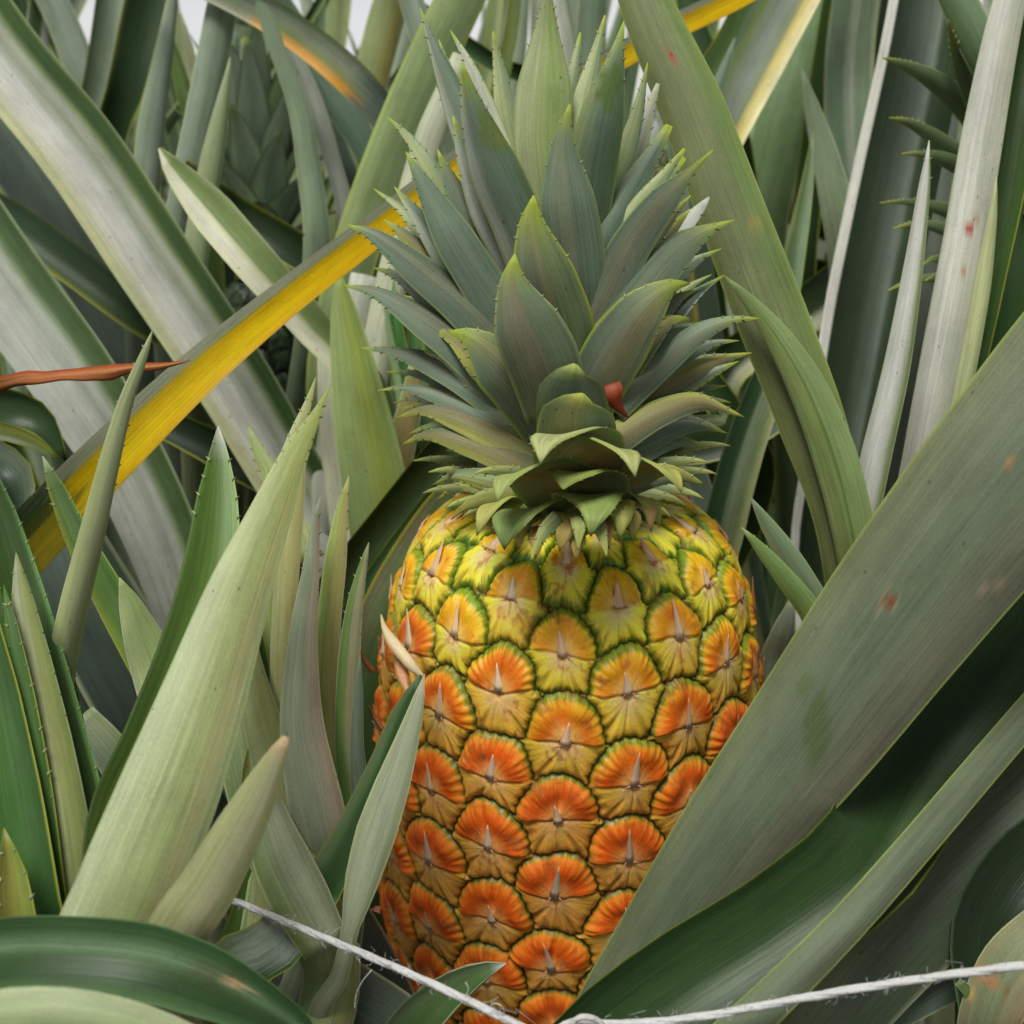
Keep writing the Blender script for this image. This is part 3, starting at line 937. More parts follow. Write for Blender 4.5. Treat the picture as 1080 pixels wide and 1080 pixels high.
def fl(pts, prof, tilt=0.0, **kw):
    """front leaf that grows towards the viewer and hangs its tip"""
    kw.setdefault('arc', 75)
    o_back = kw.pop('back', 'a0b060')
    wd = (math.cos(tilt), 0, math.sin(tilt))
    prof = [(q[0], col(q[1]) * 1.75) for q in prof]  # underside colours lightened to offset the shade they face
    kw.setdefault('edgec', '8f9f50')
    tipc = kw.pop('tipc', None)
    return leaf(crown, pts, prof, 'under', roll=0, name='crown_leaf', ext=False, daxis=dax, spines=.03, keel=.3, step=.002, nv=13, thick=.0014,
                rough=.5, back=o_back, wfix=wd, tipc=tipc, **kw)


cl([(607, 384, -.060, 5), (604, 391, -.060, 34), (602, 410, -.056, 70), (605, 445, -.050, 80), (610, 490, -.042, 74)], [(-1, '7f9072'), (-.1, '74866a'), (.4, '8c9886'), (1, '6c8064')], tipc='a8b454', tiplen=.007, arc=60, sp=0)
cl([(615, 415, -.070, 4), (612, 421, -.070, 36), (609, 436, -.066, 76), (608, 460, -.060, 86), (612, 500, -.050, 78)], [(-1, '6c8068'), (-.1, '908a68'), (.4, '84948a'), (1, '667c64')], tipc='b4b84a', tiplen=.007, arc=60, sp=0)
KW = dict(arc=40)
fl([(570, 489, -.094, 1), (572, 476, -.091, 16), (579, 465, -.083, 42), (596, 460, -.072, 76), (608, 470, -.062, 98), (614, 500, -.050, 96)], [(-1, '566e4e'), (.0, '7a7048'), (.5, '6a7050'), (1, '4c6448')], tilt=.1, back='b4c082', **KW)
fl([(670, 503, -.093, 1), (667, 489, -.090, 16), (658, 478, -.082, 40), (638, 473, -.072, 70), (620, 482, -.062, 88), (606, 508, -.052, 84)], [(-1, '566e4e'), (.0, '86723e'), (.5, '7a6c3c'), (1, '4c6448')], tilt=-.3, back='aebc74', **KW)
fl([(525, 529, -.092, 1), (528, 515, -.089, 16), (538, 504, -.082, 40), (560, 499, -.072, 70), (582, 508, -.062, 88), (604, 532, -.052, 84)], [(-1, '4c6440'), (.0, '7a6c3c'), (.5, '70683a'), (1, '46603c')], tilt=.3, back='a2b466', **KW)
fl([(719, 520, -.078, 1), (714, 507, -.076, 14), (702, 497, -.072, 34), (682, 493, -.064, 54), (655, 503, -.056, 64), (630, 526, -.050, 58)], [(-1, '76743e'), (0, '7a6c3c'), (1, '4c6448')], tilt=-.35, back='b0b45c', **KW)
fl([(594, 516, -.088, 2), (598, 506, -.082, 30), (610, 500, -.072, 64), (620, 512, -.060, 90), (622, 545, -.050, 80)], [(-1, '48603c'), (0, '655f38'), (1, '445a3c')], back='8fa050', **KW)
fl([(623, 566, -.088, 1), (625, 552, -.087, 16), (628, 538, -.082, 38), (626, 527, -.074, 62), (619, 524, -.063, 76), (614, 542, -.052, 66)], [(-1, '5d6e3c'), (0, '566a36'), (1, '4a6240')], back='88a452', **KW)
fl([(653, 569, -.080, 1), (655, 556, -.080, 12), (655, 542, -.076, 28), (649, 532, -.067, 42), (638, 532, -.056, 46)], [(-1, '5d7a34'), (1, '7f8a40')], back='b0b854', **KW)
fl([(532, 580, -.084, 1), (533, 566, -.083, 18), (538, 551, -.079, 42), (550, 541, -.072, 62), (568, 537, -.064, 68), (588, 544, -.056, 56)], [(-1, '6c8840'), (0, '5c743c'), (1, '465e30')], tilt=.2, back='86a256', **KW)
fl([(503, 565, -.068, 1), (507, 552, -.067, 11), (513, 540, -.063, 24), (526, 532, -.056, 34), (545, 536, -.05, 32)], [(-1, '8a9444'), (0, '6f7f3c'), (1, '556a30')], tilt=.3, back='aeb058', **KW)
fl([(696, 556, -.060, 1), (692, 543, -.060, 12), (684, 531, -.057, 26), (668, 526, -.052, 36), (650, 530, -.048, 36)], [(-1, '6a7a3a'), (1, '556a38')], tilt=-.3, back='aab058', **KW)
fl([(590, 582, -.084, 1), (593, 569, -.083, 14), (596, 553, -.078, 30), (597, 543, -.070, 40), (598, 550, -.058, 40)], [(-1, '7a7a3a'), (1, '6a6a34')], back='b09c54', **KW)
cl([(476, 548, -.050, 1), (490, 535, -.052, 12), (512, 526, -.052, 20), (545, 524, -.05, 24)], [(-1, '556a30'), (0, '7f8f44'), (1, '9a9c4c')], tipc='b8b458', tiplen=.02)
cl([(744, 512, -.050, 1), (726, 504, -.052, 14), (700, 500, -.054, 24), (660, 512, -.054, 28), (630, 528, -.05, 26)], CO, tipc='YG')
for (tx, ty, bx_, by_, w_, o_) in ((452, 498, 560, 520, 15, -.024), (446, 520, 560, 530, 14, -.028), (470, 536, 560, 534, 13, -.040), (486, 548, 560, 536, 13, -.046), (500, 500, 580, 516, 16, -.040),
                                   (748, 488, 640, 510, 15, -.028), (756, 500, 650, 516, 14, -.024), (742, 526, 650, 524, 14, -.036), (724, 534, 645, 526, 13, -.044), (708, 546, 640, 528, 13, -.050),
                                   (436, 486, 560, 510, 14, -.016), (770, 470, 650, 500, 15, -.014), (560, 592, 590, 545, 15, -.084), (640, 588, 625, 545, 15, -.084), (610, 580, 612, 545, 17, -.086)):
    mx_, my_ = tx * .5 + bx_ * .5, ty * .5 + by_ * .5 - 9
    cl([(tx, ty, o_ - .004, 1), (tx * .75 + mx_ * .25, ty * .72 + my_ * .28 - 3, o_ - .003, w_ * .5), (mx_, my_, o_, w_), (bx_, by_, o_ + .006, w_ * 1.25)],
       [[(-1, '7c8c60'), (0, '6c7c58'), (1, '98a468')], [(-1, 'a0a070'), (0, '7a7448'), (1, '66764c')]][int(tx) % 2], tipc='b4ba64', tiplen=.016, arc=70)
# the leaves seen between the outer ones
jr = np.random.RandomState(4)
for key, roll_ in (('l', -20), ('r', 15)):
    lst = sorted(SIDES[key], key=lambda q: q[0][1])
    SIDES[key] = []
    for a_, b_ in zip(lst[:-1], lst[1:]):
        for t_ in ((.5,) if b_[0][1] - a_[0][1] < 30 else (.33, .67)):
            sh = jr.uniform(.78, .95)
            q = []
            for p_, r_ in zip(a_, b_):
                x_ = p_[0] * (1 - t_) + r_[0] * t_
                y_ = p_[1] * (1 - t_) + r_[1] * t_
                bx_ = a_[-1][0] * (1 - t_) + b_[-1][0] * t_
                by_ = a_[-1][1] * (1 - t_) + b_[-1][1] * t_
                q.append((bx_ + (x_ - bx_) * sh, by_ + (y_ - by_) * sh, p_[2] * (1 - t_) + r_[2] * t_ + .007, (p_[3] * (1 - t_) + r_[3] * t_) * .8))
            cl(q[:1] + q[1:], [CS, CO, [(-1, 'GW'), (0, 'CU'), (1, 'CM')], CL][jr.randint(4)], roll=roll_)
# a few short tan bracts under the crown
for (x, y, o_, w_) in ((548, 578, -.072, 22), (566, 588, -.078, 24), (608, 590, -.080, 22), (640, 583, -.078, 24), (668, 574, -.068, 24), (686, 562, -.060, 22), (518, 562, -.060, 20)):
    c = random.choice(['c4b060', 'c09a58', 'b8a858', 'c8a468'])
    y += random.uniform(-6, 4)
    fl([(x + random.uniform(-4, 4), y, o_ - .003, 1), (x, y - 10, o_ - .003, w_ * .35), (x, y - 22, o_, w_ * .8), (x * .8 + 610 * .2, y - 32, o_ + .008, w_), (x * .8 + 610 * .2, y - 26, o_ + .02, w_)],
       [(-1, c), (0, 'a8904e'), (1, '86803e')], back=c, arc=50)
# rusty dead flake caught between two crown leaves
leaf(crown, [(662, 440, .374 - .418, 2), (652, 428, -.046, 12), (646, 416, -.047, 26), (642, 406, -.045, 24)], [(-1, '8c3c22'), (0, '9c4a28'), (1, '70301c')], 'under', arc=60,
     name='crown_leaf', label='rust red dried flake of crown leaf', ext=False, daxis=dax, step=.002, edgec=None, back='BR', crinkle=.06)

# ------------------------------------------------------------------ plants
GT = 'pineapple plants around the ripe fruit'
heartM = np.array([0.0, 0.03, 0.16])
mother = plant('plant whose broad grey green leaves cross the lower right of the ripe fruit', heart=heartM)
mother['heart'] = [float(v) for v in heartM]

# stalk under the fruit
st_a, st_b = np.array(TOP - AX * 0.20), np.array([0.0, 0.03, 0.02])
sv_, sf_ = [], []
for i in range(12):
    t = i / 11
    c = st_a * (1 - t) + st_b * t
    for j in range(14):
        a = 2 * math.pi * j / 14
        rr = 0.014 + 0.012 * t
        sv_.append(c + rr * np.array([math.cos(a), math.sin(a), 0]))
for i in range(11):
    for j in range(14):
        a, b = i * 14 + j, i * 14 + (j + 1) % 14
        sf_.append([a, b, b + 14, a + 14])
link_mesh('stalk', np.array(sv_), sf_, M_LEAF, mother, np.tile(np.r_[col('MG'), .6], (len(sv_), 1)), np.zeros((len(sv_), 2)))

# F1: broad leaf across the fruit's lower right
leaf(mother, [(1270, 250, .30, 190), (1150, 395, .302, 190), (1040, 530, .306, 176), (950, 645, .312, 160), (862, 765, .318, 140), (775, 880, .324, 116), (700, 990, .332, 96), (630, 1110, .345, 84)],
     [(-1, '6e7a58'), (-.5, '6a765e'), (.1, '62705a'), (.6, '6c705c'), (1, '626454')], 'under', arc=(60, 50), roll=(0, -4), nv=61, nmax=260, step=.0016, edgec='8f9c50',
     spots=[(938, 634, 12, 'a09a74', .4), (938, 634, 4.5, '7a3a20', .95), (862, 770, (13, 42, 8), '55633c', .8), (850, 722, (8, 18, 10), '5c6a42', .7), (826, 824, (20, 12, -30), '606e52', .6),
            (812, 856, (10, 18, 10), '606e52', .5), (975, 612, (46, 3, -28), '6c7a58', .6), (1068, 485, 6, 'a87850', .6), (1046, 618, (14, 5, -10), 'a99078', .35)],
     label='broadest grey green leaf with a dark green stain and a brown spot')
# F2: channelled dark leaf below it
leaf(mother, [(1220, 480, .385, 150), (1130, 600, .372, 150), (1030, 722, .352, 140), (962, 818, .340, 122), (911, 907, .312, 110), (820, 980, .303, 108), (700, 1058, .298, 112), (610, 1140, .30, 110)],
     [(-1, '33502c'), (.1, '27421f'), (.35, '45593c'), (.5, '2d4826'), (1, '2a4426')], 'top', arc=(90, 120), roll=(-6, -14), nv=31, step=.003, edgec='9fae3c', back='GG')
leaf(mother, [(1330, 470, .39, 2), (1250, 560, .375, 30), (1180, 645, .360, 34), (1098, 738, .338, 34), (1034, 812, .322, 35), (966, 892, .304, 36), (888, 980, .291, 38), (806, 1062, .288, 42), (740, 1125, .29, 44)],
     [(-1, '6a785c'), (0, '626e58'), (1, '586450')], 'under', arc=80, roll=(0, 0), edgec='8f9f50')
leaf(mother, [(1190, 770, .37, 130), (1110, 842, .365, 124), (1010, 925, .36, 112), (930, 1010, .36, 100), (860, 1100, .365, 84)],
     [(-1, '586650'), (0, '667460'), (1, '5c6c52')], 'under', arc=90)
leaf(mother, [(960, 880, .39, 70), (905, 960, .385, 74), (875, 1030, .385, 70), (845, 1100, .39, 66)], 'GY', 'under', arc=80)
leaf(mother, [(1100, 980, .37, 50), (1000, 1030, .37, 48), (930, 1070, .372, 44), (870, 1110, .38, 40)], [(-1, 'GY'), (1, 'CM')], 'under', arc=80)
# slips left of the fruit
leaf(mother, [(520, 425, .49, 36), (465, 485, .475, 44), (410, 555, .465, 46), (360, 620, .46, 48), (310, 700, .47, 48)], [(-1, '2c4426'), (.0, '32401f'), (.8, '2c4a26'), (1, 'LG')], 'top', arc=90, roll=-15)
leaf(mother, [(515, 470, .475, 30), (465, 530, .462, 38), (415, 600, .45, 44), (370, 670, .45, 46), (330, 750, .46, 44)], [(-1, '3b5c38'), (-.2, '5e7a58'), (.3, '2f4a26'), (1, '4f7040')], 'top', arc=90)
leaf(mother, [(510, 495, .465, 44), (465, 555, .455, 60), (415, 640, .445, 64), (380, 740, .45, 64), (370, 840, .46, 54)], [(-1, 'GG'), (-.2, '4e6a42'), (.2, '37522c'), (1, '2f4a26')], 'top', arc=80, edgec='LM')
leaf(mother, [(560, 480, .49, 30), (500, 520, .48, 34), (440, 570, .47, 36)], [(-1, '8f9f60'), (1, '7f9058')], 'under', arc=60, ext=False)
# low dark leaves under the fruit
leaf(mother, [(350, 890, .47, 60), (400, 935, .48, 70), (450, 990, .50, 66), (500, 1060, .51, 60), (540, 1130, .52, 50)], [(-1, '26382a'), (.4, '3a4f34'), (1, '22331f')], 'top', arc=90)
leaf(mother, [(355, 950, .40, 50), (382, 1000, .40, 56), (412, 1060, .405, 56), (440, 1130, .41, 50)], [(-1, 'GY'), (1, '55645a')], 'under', arc=70)
leaf(mother, [(300, 1010, .36, 60), (370, 1050, .362, 66), (440, 1100, .37, 60)], [(-1, '4c5a50'), (1, '5f6e62')], 'under', arc=70)
leaf(mother, [(534, 1016, .315, 1), (515, 1022, .318, 14), (488, 1036, .322, 30), (455, 1062, .328, 44), (425, 1100, .335, 50)], [(-1, '6a8262'), (0, '4c6a3c'), (1, '3f5f34')], 'top', arc=100, edgec='PG', tipc='GW', tiplen=.004)
leaf(mother, [(838, 625, .43, 2), (828, 660, .43, 22), (815, 700, .44, 30), (800, 780, .45, 30)], 'GG', 'under', arc=80)

# folded leaf in front of the fruit's left edge
leaf(mother, [(448, 711, .346, 1), (442, 735, .343, 12), (431, 775, .340, 24), (413, 830, .337, 38), (396, 880, .335, 44), (380, 935, .334, 36), (368, 985, .334, 16), (358, 1030, .34, 20), (335, 1075, .35, 22)],
     [(-1, '8f9c7c'), (-.3, '98a488'), (.2, '9ba78c'), (1, '8e9a74')], 'under', arc=70, roll=8, edgec='b5bd8c', tiplen=.004, tipc='TN', step=.004)
leaf(mother, [(444, 712, .350, 4), (426, 748, .350, 22), (404, 806, .349, 30), (378, 862, .347, 34), (354, 908, .343, 40), (322, 958, .34, 54), (285, 1000, .335, 60), (235, 1025, .34, 56)],
     [(-1, '86956f'), (-.55, '5f7d50'), (-.1, '2f5426'), (.5, '2d5024'), (1, '3f6232')], 'top', arc=(60, 110), roll=(10, -10), spots=[(300, 985, (46, 26, -30), 'a2ab9e', .7), (250, 1015, (40, 22, -20), '8c9a88', .6)], step=.003, nv=25)

# ---- young shoot left of the fruit
shoot = plant('pale green young shoot with upright pointed leaves, just left of the ripe fruit', (215, 1330, .34))
UG = [(-1, 'b4bf9c'), (-.3, 'a2b080'), (.3, '92a068'), (.6, '9f9f70'), (1, '98aa78')]
leaf(shoot, [(349, 406, .335, 1), (334, 436, .33, 10), (312, 478, .322, 28), (284, 545, .312, 46), (252, 625, .30, 68), (218, 725, .288, 88), (180, 830, .277, 106), (140, 930, .27, 112), (105, 1030, .27, 110)],
     UG, 'under', arc=(40, 100), roll=(0, 5), nv=21, step=.003, edgec='LG', spines=.03, tipc='a2ae62', tiplen=.05, label='longest pale green leaf of the shoot, in front')
leaf(shoot, [(333, 398, .345, 1), (325, 425, .34, 8), (312, 460, .335, 16), (295, 510, .33, 22), (270, 580, .325, 30)], [(-1, 'LG'), (1, 'b0a86c')], 'under', arc=60, spines=.02, ext=False)
leaf(shoot, [(302, 777, .258, 7), (296, 788, .258, 15), (278, 826, .257, 36), (252, 876, .256, 52), (220, 934, .256, 62), (180, 1000, .258, 66)],
     [(-1, 'a3ab7a'), (-.2, '98a070'), (-.1, 'a6aa84'), (.5, '9c9c7a'), (.55, '8c9468'), (1, '9ca070')], 'under', arc=(70, 60), nv=17, step=.003, edgec='9ba070', tipc='TN', tiplen=.004)
leaf(shoot, [(230, 449, .345, 1), (231, 470, .342, 14), (229, 530, .335, 44), (222, 600, .328, 58), (198, 690, .318, 64), (160, 780, .31, 60), (118, 880, .305, 54)],
     [(-1, '6c9a44'), (-.6, 'EM'), (0, '567a30'), (.4, '6f9058'), (.9, '7a9a60'), (1, 'PG')], 'top', arc=70, roll=-8, edgec='a4c07c', spines=.03, tipc='WH', tiplen=.006, rough=.42)
# upright cluster between shoot and fruit
leaf(shoot, [(262, 450, .43, 2), (275, 480, .428, 16), (300, 530, .425, 24), (330, 590, .42, 26)], [(-1, '8ea55c'), (1, 'LG')], 'under', arc=60, ext=False, spines=.02)
leaf(shoot, [(282, 494, .40, 1), (283, 520, .40, 10), (284, 600, .395, 20), (288, 700, .39, 24), (296, 790, .385, 28)], [(-1, '8ea55c'), (.2, '8a9e52'), (.3, 'EM'), (1, '4a7a34')], 'under', arc=80)
leaf(shoot, [(318, 455, .39, 8), (312, 520, .385, 20), (303, 600, .38, 26), (298, 700, .375, 26), (300, 800, .37, 30)], [(-1, 'a9b078'), (.6, 'a3a368'), (1, 'b5a47c')], 'under', arc=70)
leaf(shoot, [(338, 524, .37, 1), (333, 550, .37, 9), (328, 600, .366, 18), (320, 670, .36, 30), (318, 760, .355, 46), (335, 860, .35, 60), (352, 960, .355, 60)],
     [(-1, '8d9a80'), (0, '8a957c'), (.5, 'a39a84'), (1, 'a8967c')], 'under', arc=85, spines=.03, spots=[(322, 610, (5, 30, 5), '6f7458', .5)])
leaf(shoot, [(368, 502, .385, 1), (362, 530, .384, 11), (354, 590, .38, 24), (346, 670, .376, 26), (344, 760, .372, 30), (352, 850, .372, 34)], [(-1, '8fae48'), (0, 'a3aa5c'), (1, 'b0a070')], 'under', arc=70, spines=.015)
leaf(shoot, [(389, 572, .375, 1), (384, 592, .375, 8), (374, 640, .372, 18), (368, 700, .37, 24), (366, 790, .37, 26), (374, 870, .372, 30)], [(-1, '5f8a40'), (-.3, '6f9448'), (0, '9c9c74'), (1, '94987c')], 'under', arc=90, spines=.03)
leaf(shoot, [(380, 690, .365, 1), (378, 730, .365, 10), (376, 790, .366, 16), (380, 860, .37, 22)], [(-1, 'GG'), (1, 'CM')], 'under', arc=90)
leaf(shoot, [(240, 600, .37, 24), (250, 700, .365, 52), (268, 790, .36, 76), (292, 870, .352, 84), (322, 950, .345, 72), (350, 1030, .35, 60)],
     [(-1, '7c9a5c'), (-.5, '88a070'), (.1, 'a8b57c'), (.5, 'a2ae72'), (1, '97a36c')], 'under', arc=95, nv=17)
leaf(shoot, [(278, 850, .345, 40), (296, 905, .338, 60), (318, 950, .335, 62), (345, 1000, .335, 50)],
     [(-1, '7a9250'), (-.2, '8e9e78'), (.3, 'a5ae92'), (1, '8d9a78')], 'under', arc=80, nv=17, ext=False)
leaf(shoot, [(264, 620, .385, 1), (272, 680, .383, 14), (284, 760, .38, 24), (296, 830, .378, 26)], [(-1, '6c9444'), (.2, 'EM'), (1, '4f8238')], 'top', arc=80)
leaf(shoot, [(262, 788, .33, 1), (260, 810, .332, 7), (258, 840, .334, 8)], [(-1, 'OL'), (1, '8f9c48')], 'top', arc=80, ext=False)

# ---- shoot at the left edge
edge = plant('dark green shoot of overlapping pointed leaves at the left edge of the picture', (60, 1320, .34))
leaf(edge, [(-14, 500, .345, 20), (0, 545, .342, 34), (28, 640, .335, 44), (62, 760, .325, 46), (88, 860, .318, 46), (98, 960, .315, 50)], [(-1, '52782a'), (-.1, '406624'), (.7, '385a24'), (1, '6d9c58')], 'top', arc=60, edgec='6fa05a', spines=.3, rough=.42)
leaf(edge, [(17, 583, .325, 1), (22, 620, .322, 18), (34, 690, .317, 34), (50, 780, .31, 48), (66, 880, .304, 56), (76, 990, .302, 54)],
     [(-1, '8f9f76'), (-.4, '9fa986'), (.3, '94a062'), (1, '87a05a')], 'under', arc=85, spines=.05, nv=17)
leaf(edge, [(4, 617, .318, 1), (12, 660, .314, 12), (25, 740, .308, 24), (40, 840, .302, 30), (55, 970, .298, 34)], [(-1, '6f9c48'), (0, '4d7c3c'), (1, '3a662c')], 'top', arc=70, spines=.06)
leaf(edge, [(-20, 640, .31, 26), (-4, 730, .305, 44), (16, 840, .298, 52), (36, 970, .292, 56)], [(-1, '4a7a34'), (0, '3f6d30'), (1, '2d5324')], 'top', arc=70, rough=.42)
leaf(edge, [(4, 873, .285, 1), (8, 895, .285, 14), (14, 930, .283, 30), (20, 985, .28, 38)], [(-1, '6f6a2c'), (0, '8a9438'), (1, '7d9638')], 'top', arc=60, spines=.05, spinec='PG')
leaf(edge, [(161, 348, .335, 1), (152, 374, .334, 9), (134, 420, .332, 15), (116, 485, .33, 21), (98, 560, .33, 26), (78, 640, .332, 30), (64, 710, .336, 30), (56, 800, .34, 30)],
     [(-1, 'a5b07a'), (-.3, '93a072'), (.2, '8a9872'), (.8, 'a2ad88'), (1, '7f9460')], 'under', arc=130, spines=.05, spinec='PG', label='slim grey green leaf rising across the yellow one')
leaf(edge, [(45, 481, .385, 1), (58, 512, .383, 16), (84, 570, .378, 28), (122, 640, .374, 36), (160, 710, .37, 38), (200, 790, .37, 36)], [(-1, '8ea04c'), (-.5, '507a22'), (.5, '40661c'), (1, '5f8f48')], 'top', arc=70, spines=.03, tipc='PG', tiplen=.005, rough=.42)
leaf(edge, [(126, 609, .36, 1), (136, 634, .36, 22), (152, 676, .358, 42), (174, 730, .355, 56)], [(-1, 'a6b583'), (0, '8fa866'), (1, '9ab070')], 'under', arc=50, ext=False)
leaf(edge, [(85, 755, .40, 30), (115, 790, .40, 38), (150, 850, .405, 40)], [(-1, 'GG'), (1, '8f9f76')], 'under', arc=70, ext=False)
leaf(edge, [(70, 690, .345, 6), (76, 730, .345, 12), (84, 790, .345, 18), (94, 860, .345, 22)], [(-1, '55862c'), (1, '3f7426')], 'top', arc=70, spines=.06, ext=False)

# ---- front left plant : dark arching leaf close to the lens
front = plant('pineapple plant in the near left corner with a dark arching leaf', (-260, 1500, .30))
leaf(front, [(345, 1125, .262, 4), (318, 1092, .258, 34), (272, 1062, .252, 52), (215, 1034, .248, 70), (150, 1014, .246, 76), (80, 1007, .246, 76), (0, 1008, .248, 76), (-90, 1030, .255, 76)],
     [(-1, '31502f'), (-.6, '33542f'), (-.25, '5f7d5c'), (0, '37562f'), (.5, '2c4a28'), (1, '4f7048')], 'top', arc=70, roll=6, nv=25, step=.004, rough=.42, ext=False, edgec='6f8f5c',
     spots=[(254, 1040, (11, 4, 15), 'd9b98c', .9), (230, 1030, (30, 14, 20), '4a3a20', .4)])
leaf(front, [(-110, 1110, .235, 60), (-20, 1076, .232, 56), (60, 1070, .232, 54), (140, 1084, .234, 50), (220, 1115, .238, 44)], [(-1, '7f9060'), (0, '93a277'), (1, 'a4b28c')], 'under', arc=70, ext=False)
# ---- front right corner
corner = plant('pineapple plant in the near right corner with a curled dark leaf', (1180, 1500, .36))
leaf(corner, [(1400, 800, .40, 2), (1290, 830, .375, 60), (1200, 870, .36, 90), (1110, 915, .352, 110), (1062, 985, .348, 108), (1062, 1060, .348, 96), (1075, 1130, .35, 90)], [(-1, '24381f'), (.4, '1c2c18'), (1, '22361e')], 'top', arc=70, ext=False, edgec='5f7c54', nv=25)
leaf(corner, [(1330, 850, .33, 2), (1250, 885, .318, 34), (1190, 930, .31, 50), (1120, 975, .31, 62), (1070, 1020, .31, 66), (1045, 1070, .312, 60), (1035, 1130, .32, 56)], [(-1, '8a8a68'), (0, '7c8a68'), (1, 'a89070')], 'under', arc=60, ext=False, nv=25, step=.003,
     spots=[(1040, 1028, (16, 7, 30), 'b07a50', .8), (1062, 1050, (5, 8, 0), '8a6a44', .6), (1024, 1050, 4, 'c9a060', .8)])
leaf(corner, [(1010, 1035, .315, 8), (1030, 1055, .316, 16), (1045, 1090, .32, 20)], [(-1, '6f8a4c'), (1, '3f5a30')], 'under', arc=80, ext=False)

# ---- plant with the yellow leaf
yel = plant('plant at left with a long yellow edged leaf passing behind the crown', (-330, 1000, .55))
leaf(yel, [(860, -55, .56, 26), (785, -8, .545, 25), (700, 34, .53, 26), (600, 92, .51, 27), (490, 170, .485, 32), (395, 243, .46, 34), (300, 316, .435, 38), (205, 396, .415, 46), (110, 488, .41, 56), (20, 582, .42, 62), (-80, 690, .45, 70)],
     [(-1, 'b8bfa4'), (-.85, 'b2baa0'), (-.52, 'a2aa88'), (-.48, 'b4ac40'), (-.44, 'dcb80c'), (.5, 'e8c20a'), (.9, 'd8ac0c'), (1, 'b89824')], 'top', arc=30, roll=0, nv=25, nmax=200, step=.004, edgec=None,
     spots=[(20, 590, (85, 50, -45), '5c6a26', .7), (15, 555, (60, 20, -45), '34502a', .8), (320, 330, 3, '8a6a20', .8), (680, 45, (5, 3, 0), 'a86a20', .6)], label='long leaf with a bright yellow edge')
dry = leaf(yel, [(201, 380, .372, 1), (185, 383, .372, 5), (160, 388, .3725, 8), (140, 390, .373, 10), (118, 393, .374, 19), (100, 392, .375, 13), (70, 394, .376, 14), (45, 399, .378, 11), (20, 400, .38, 16), (-40, 412, .39, 18), (-120, 440, .42, 18)],
     [(-1, '8f4a2a'), (-.5, 'b0602e'), (-.1, 'cf9a64'), (.1, 'b86a34'), (.5, 'c88a54'), (.7, '9c5028'), (1, '6f3a20')], 'under', arc=100, wavy=3.0, crinkle=.16, step=.003, edgec=None, back='BR', ext=False, rough=.9, label='dry orange brown curled leaf')
leaf(yel, [(70, 486, .46, 3), (40, 442, .458, 34), (0, 430, .458, 44), (-70, 440, .47, 44)], [(-1, '2a4526'), (1, '33512c')], 'top', arc=80, ext=False)
leaf(yel, [(64, 484, .452, 3), (30, 464, .45, 16), (-20, 450, .45, 20), (-80, 450, .47, 20)], [(-1, '8a9434'), (0, '6a7c30'), (1, '3f5f2c')], 'top', arc=70, ext=False)
leaf(yel, [(10, 560, .44, 12), (20, 530, .44, 28), (14, 500, .44, 40), (-20, 480, .445, 44), (-80, 480, .46, 44)], [(-1, 'GG'), (0, '4c6450'), (1, '2c4030')], 'top', arc=100, ext=False)
leaf(yel, [(-60, 500, .40, 60), (-10, 610, .40, 64), (30, 700, .40, 64)], [(-1, '3f6a2c'), (1, '33582a')], 'top', arc=70)

# ---- upper left plant with the wide pale leaves
ul = plant('pineapple plant at upper left with wide channelled leaves streaked greyish white', (420, 1160, .80))
leaf(ul, [(-60, -30, .56, 84), (5, 62, .56, 84), (85, 160, .56, 86), (165, 280, .56, 84), (245, 400, .565, 80), (310, 510, .575, 74), (370, 610, .59, 66)],
     [(-1, 'cdd0a4'), (-.8, 'bfc499'), (-.55, 'c9cbbd'), (-.1, 'c2c5ba'), (.2, '8f9c84'), (.35, 'b7bcae'), (.5, '7f9466'), (.62, '3f5f33'), (.9, '4a6c3c'), (1, 'a4b780')], 'top', arc=80, roll=0, nv=31, edgec='b4c090')
leaf(ul, [(-70, 190, .52, 90), (0, 292, .52, 90), (75, 395, .52, 88), (135, 490, .525, 80), (180, 590, .535, 74), (215, 700, .55, 66)],
     [(-1, 'b8bcb2'), (-.2, 'b4b9ae'), (.1, '98a192'), (.25, 'b0b5aa'), (.4, '7e9270'), (.5, '557048'), (.9, '466238'), (1, 'a3b589')], 'top', arc=80, nv=31, edgec='a9b890')
leaf(ul, [(-60, 200, .60, 40), (10, 232, .60, 42), (75, 278, .60, 42), (150, 335, .60, 38), (240, 390, .62, 36)], [(-1, '9aa04c'), (-.7, '46603c'), (0, '3c5638'), (.7, '4c6a52'), (1, '6f8a70')], 'top', arc=90, nv=17)
leaf(ul, [(-50, 60, .66, 80), (10, 140, .66, 84), (75, 245, .66, 80), (130, 350, .67, 70)], [(-1, '55665c'), (0, '66766a'), (1, '5a6b5e')], 'under', arc=70)
leaf(ul, [(168, 156, .52, 3), (182, 176, .52, 22), (222, 222, .515, 46), (272, 280, .51, 46), (330, 345, .515, 40), (400, 430, .53, 36)], [(-1, 'd5d6b4'), (-.5, 'cfd0bc'), (-.1, 'b9bf96'), (0, '6f8a50'), (.8, '7f9a60'), (1, 'c5cfa0')], 'top', arc=80, nv=21, edgec='ccd3a8')
leaf(ul, [(190, 180, .60, 30), (250, 225, .60, 36), (310, 262, .60, 38), (370, 310, .61, 34)], [(-1, '203420'), (.7, '27401f'), (1, '6f8430')], 'top', arc=80)
leaf(ul, [(205, 360, .60, 30), (260, 440, .60, 34), (320, 530, .60, 34), (380, 620, .61, 30)], [(-1, 'b0b5a4'), (0, '8a9680'), (1, 'a2aa90')], 'under', arc=80)
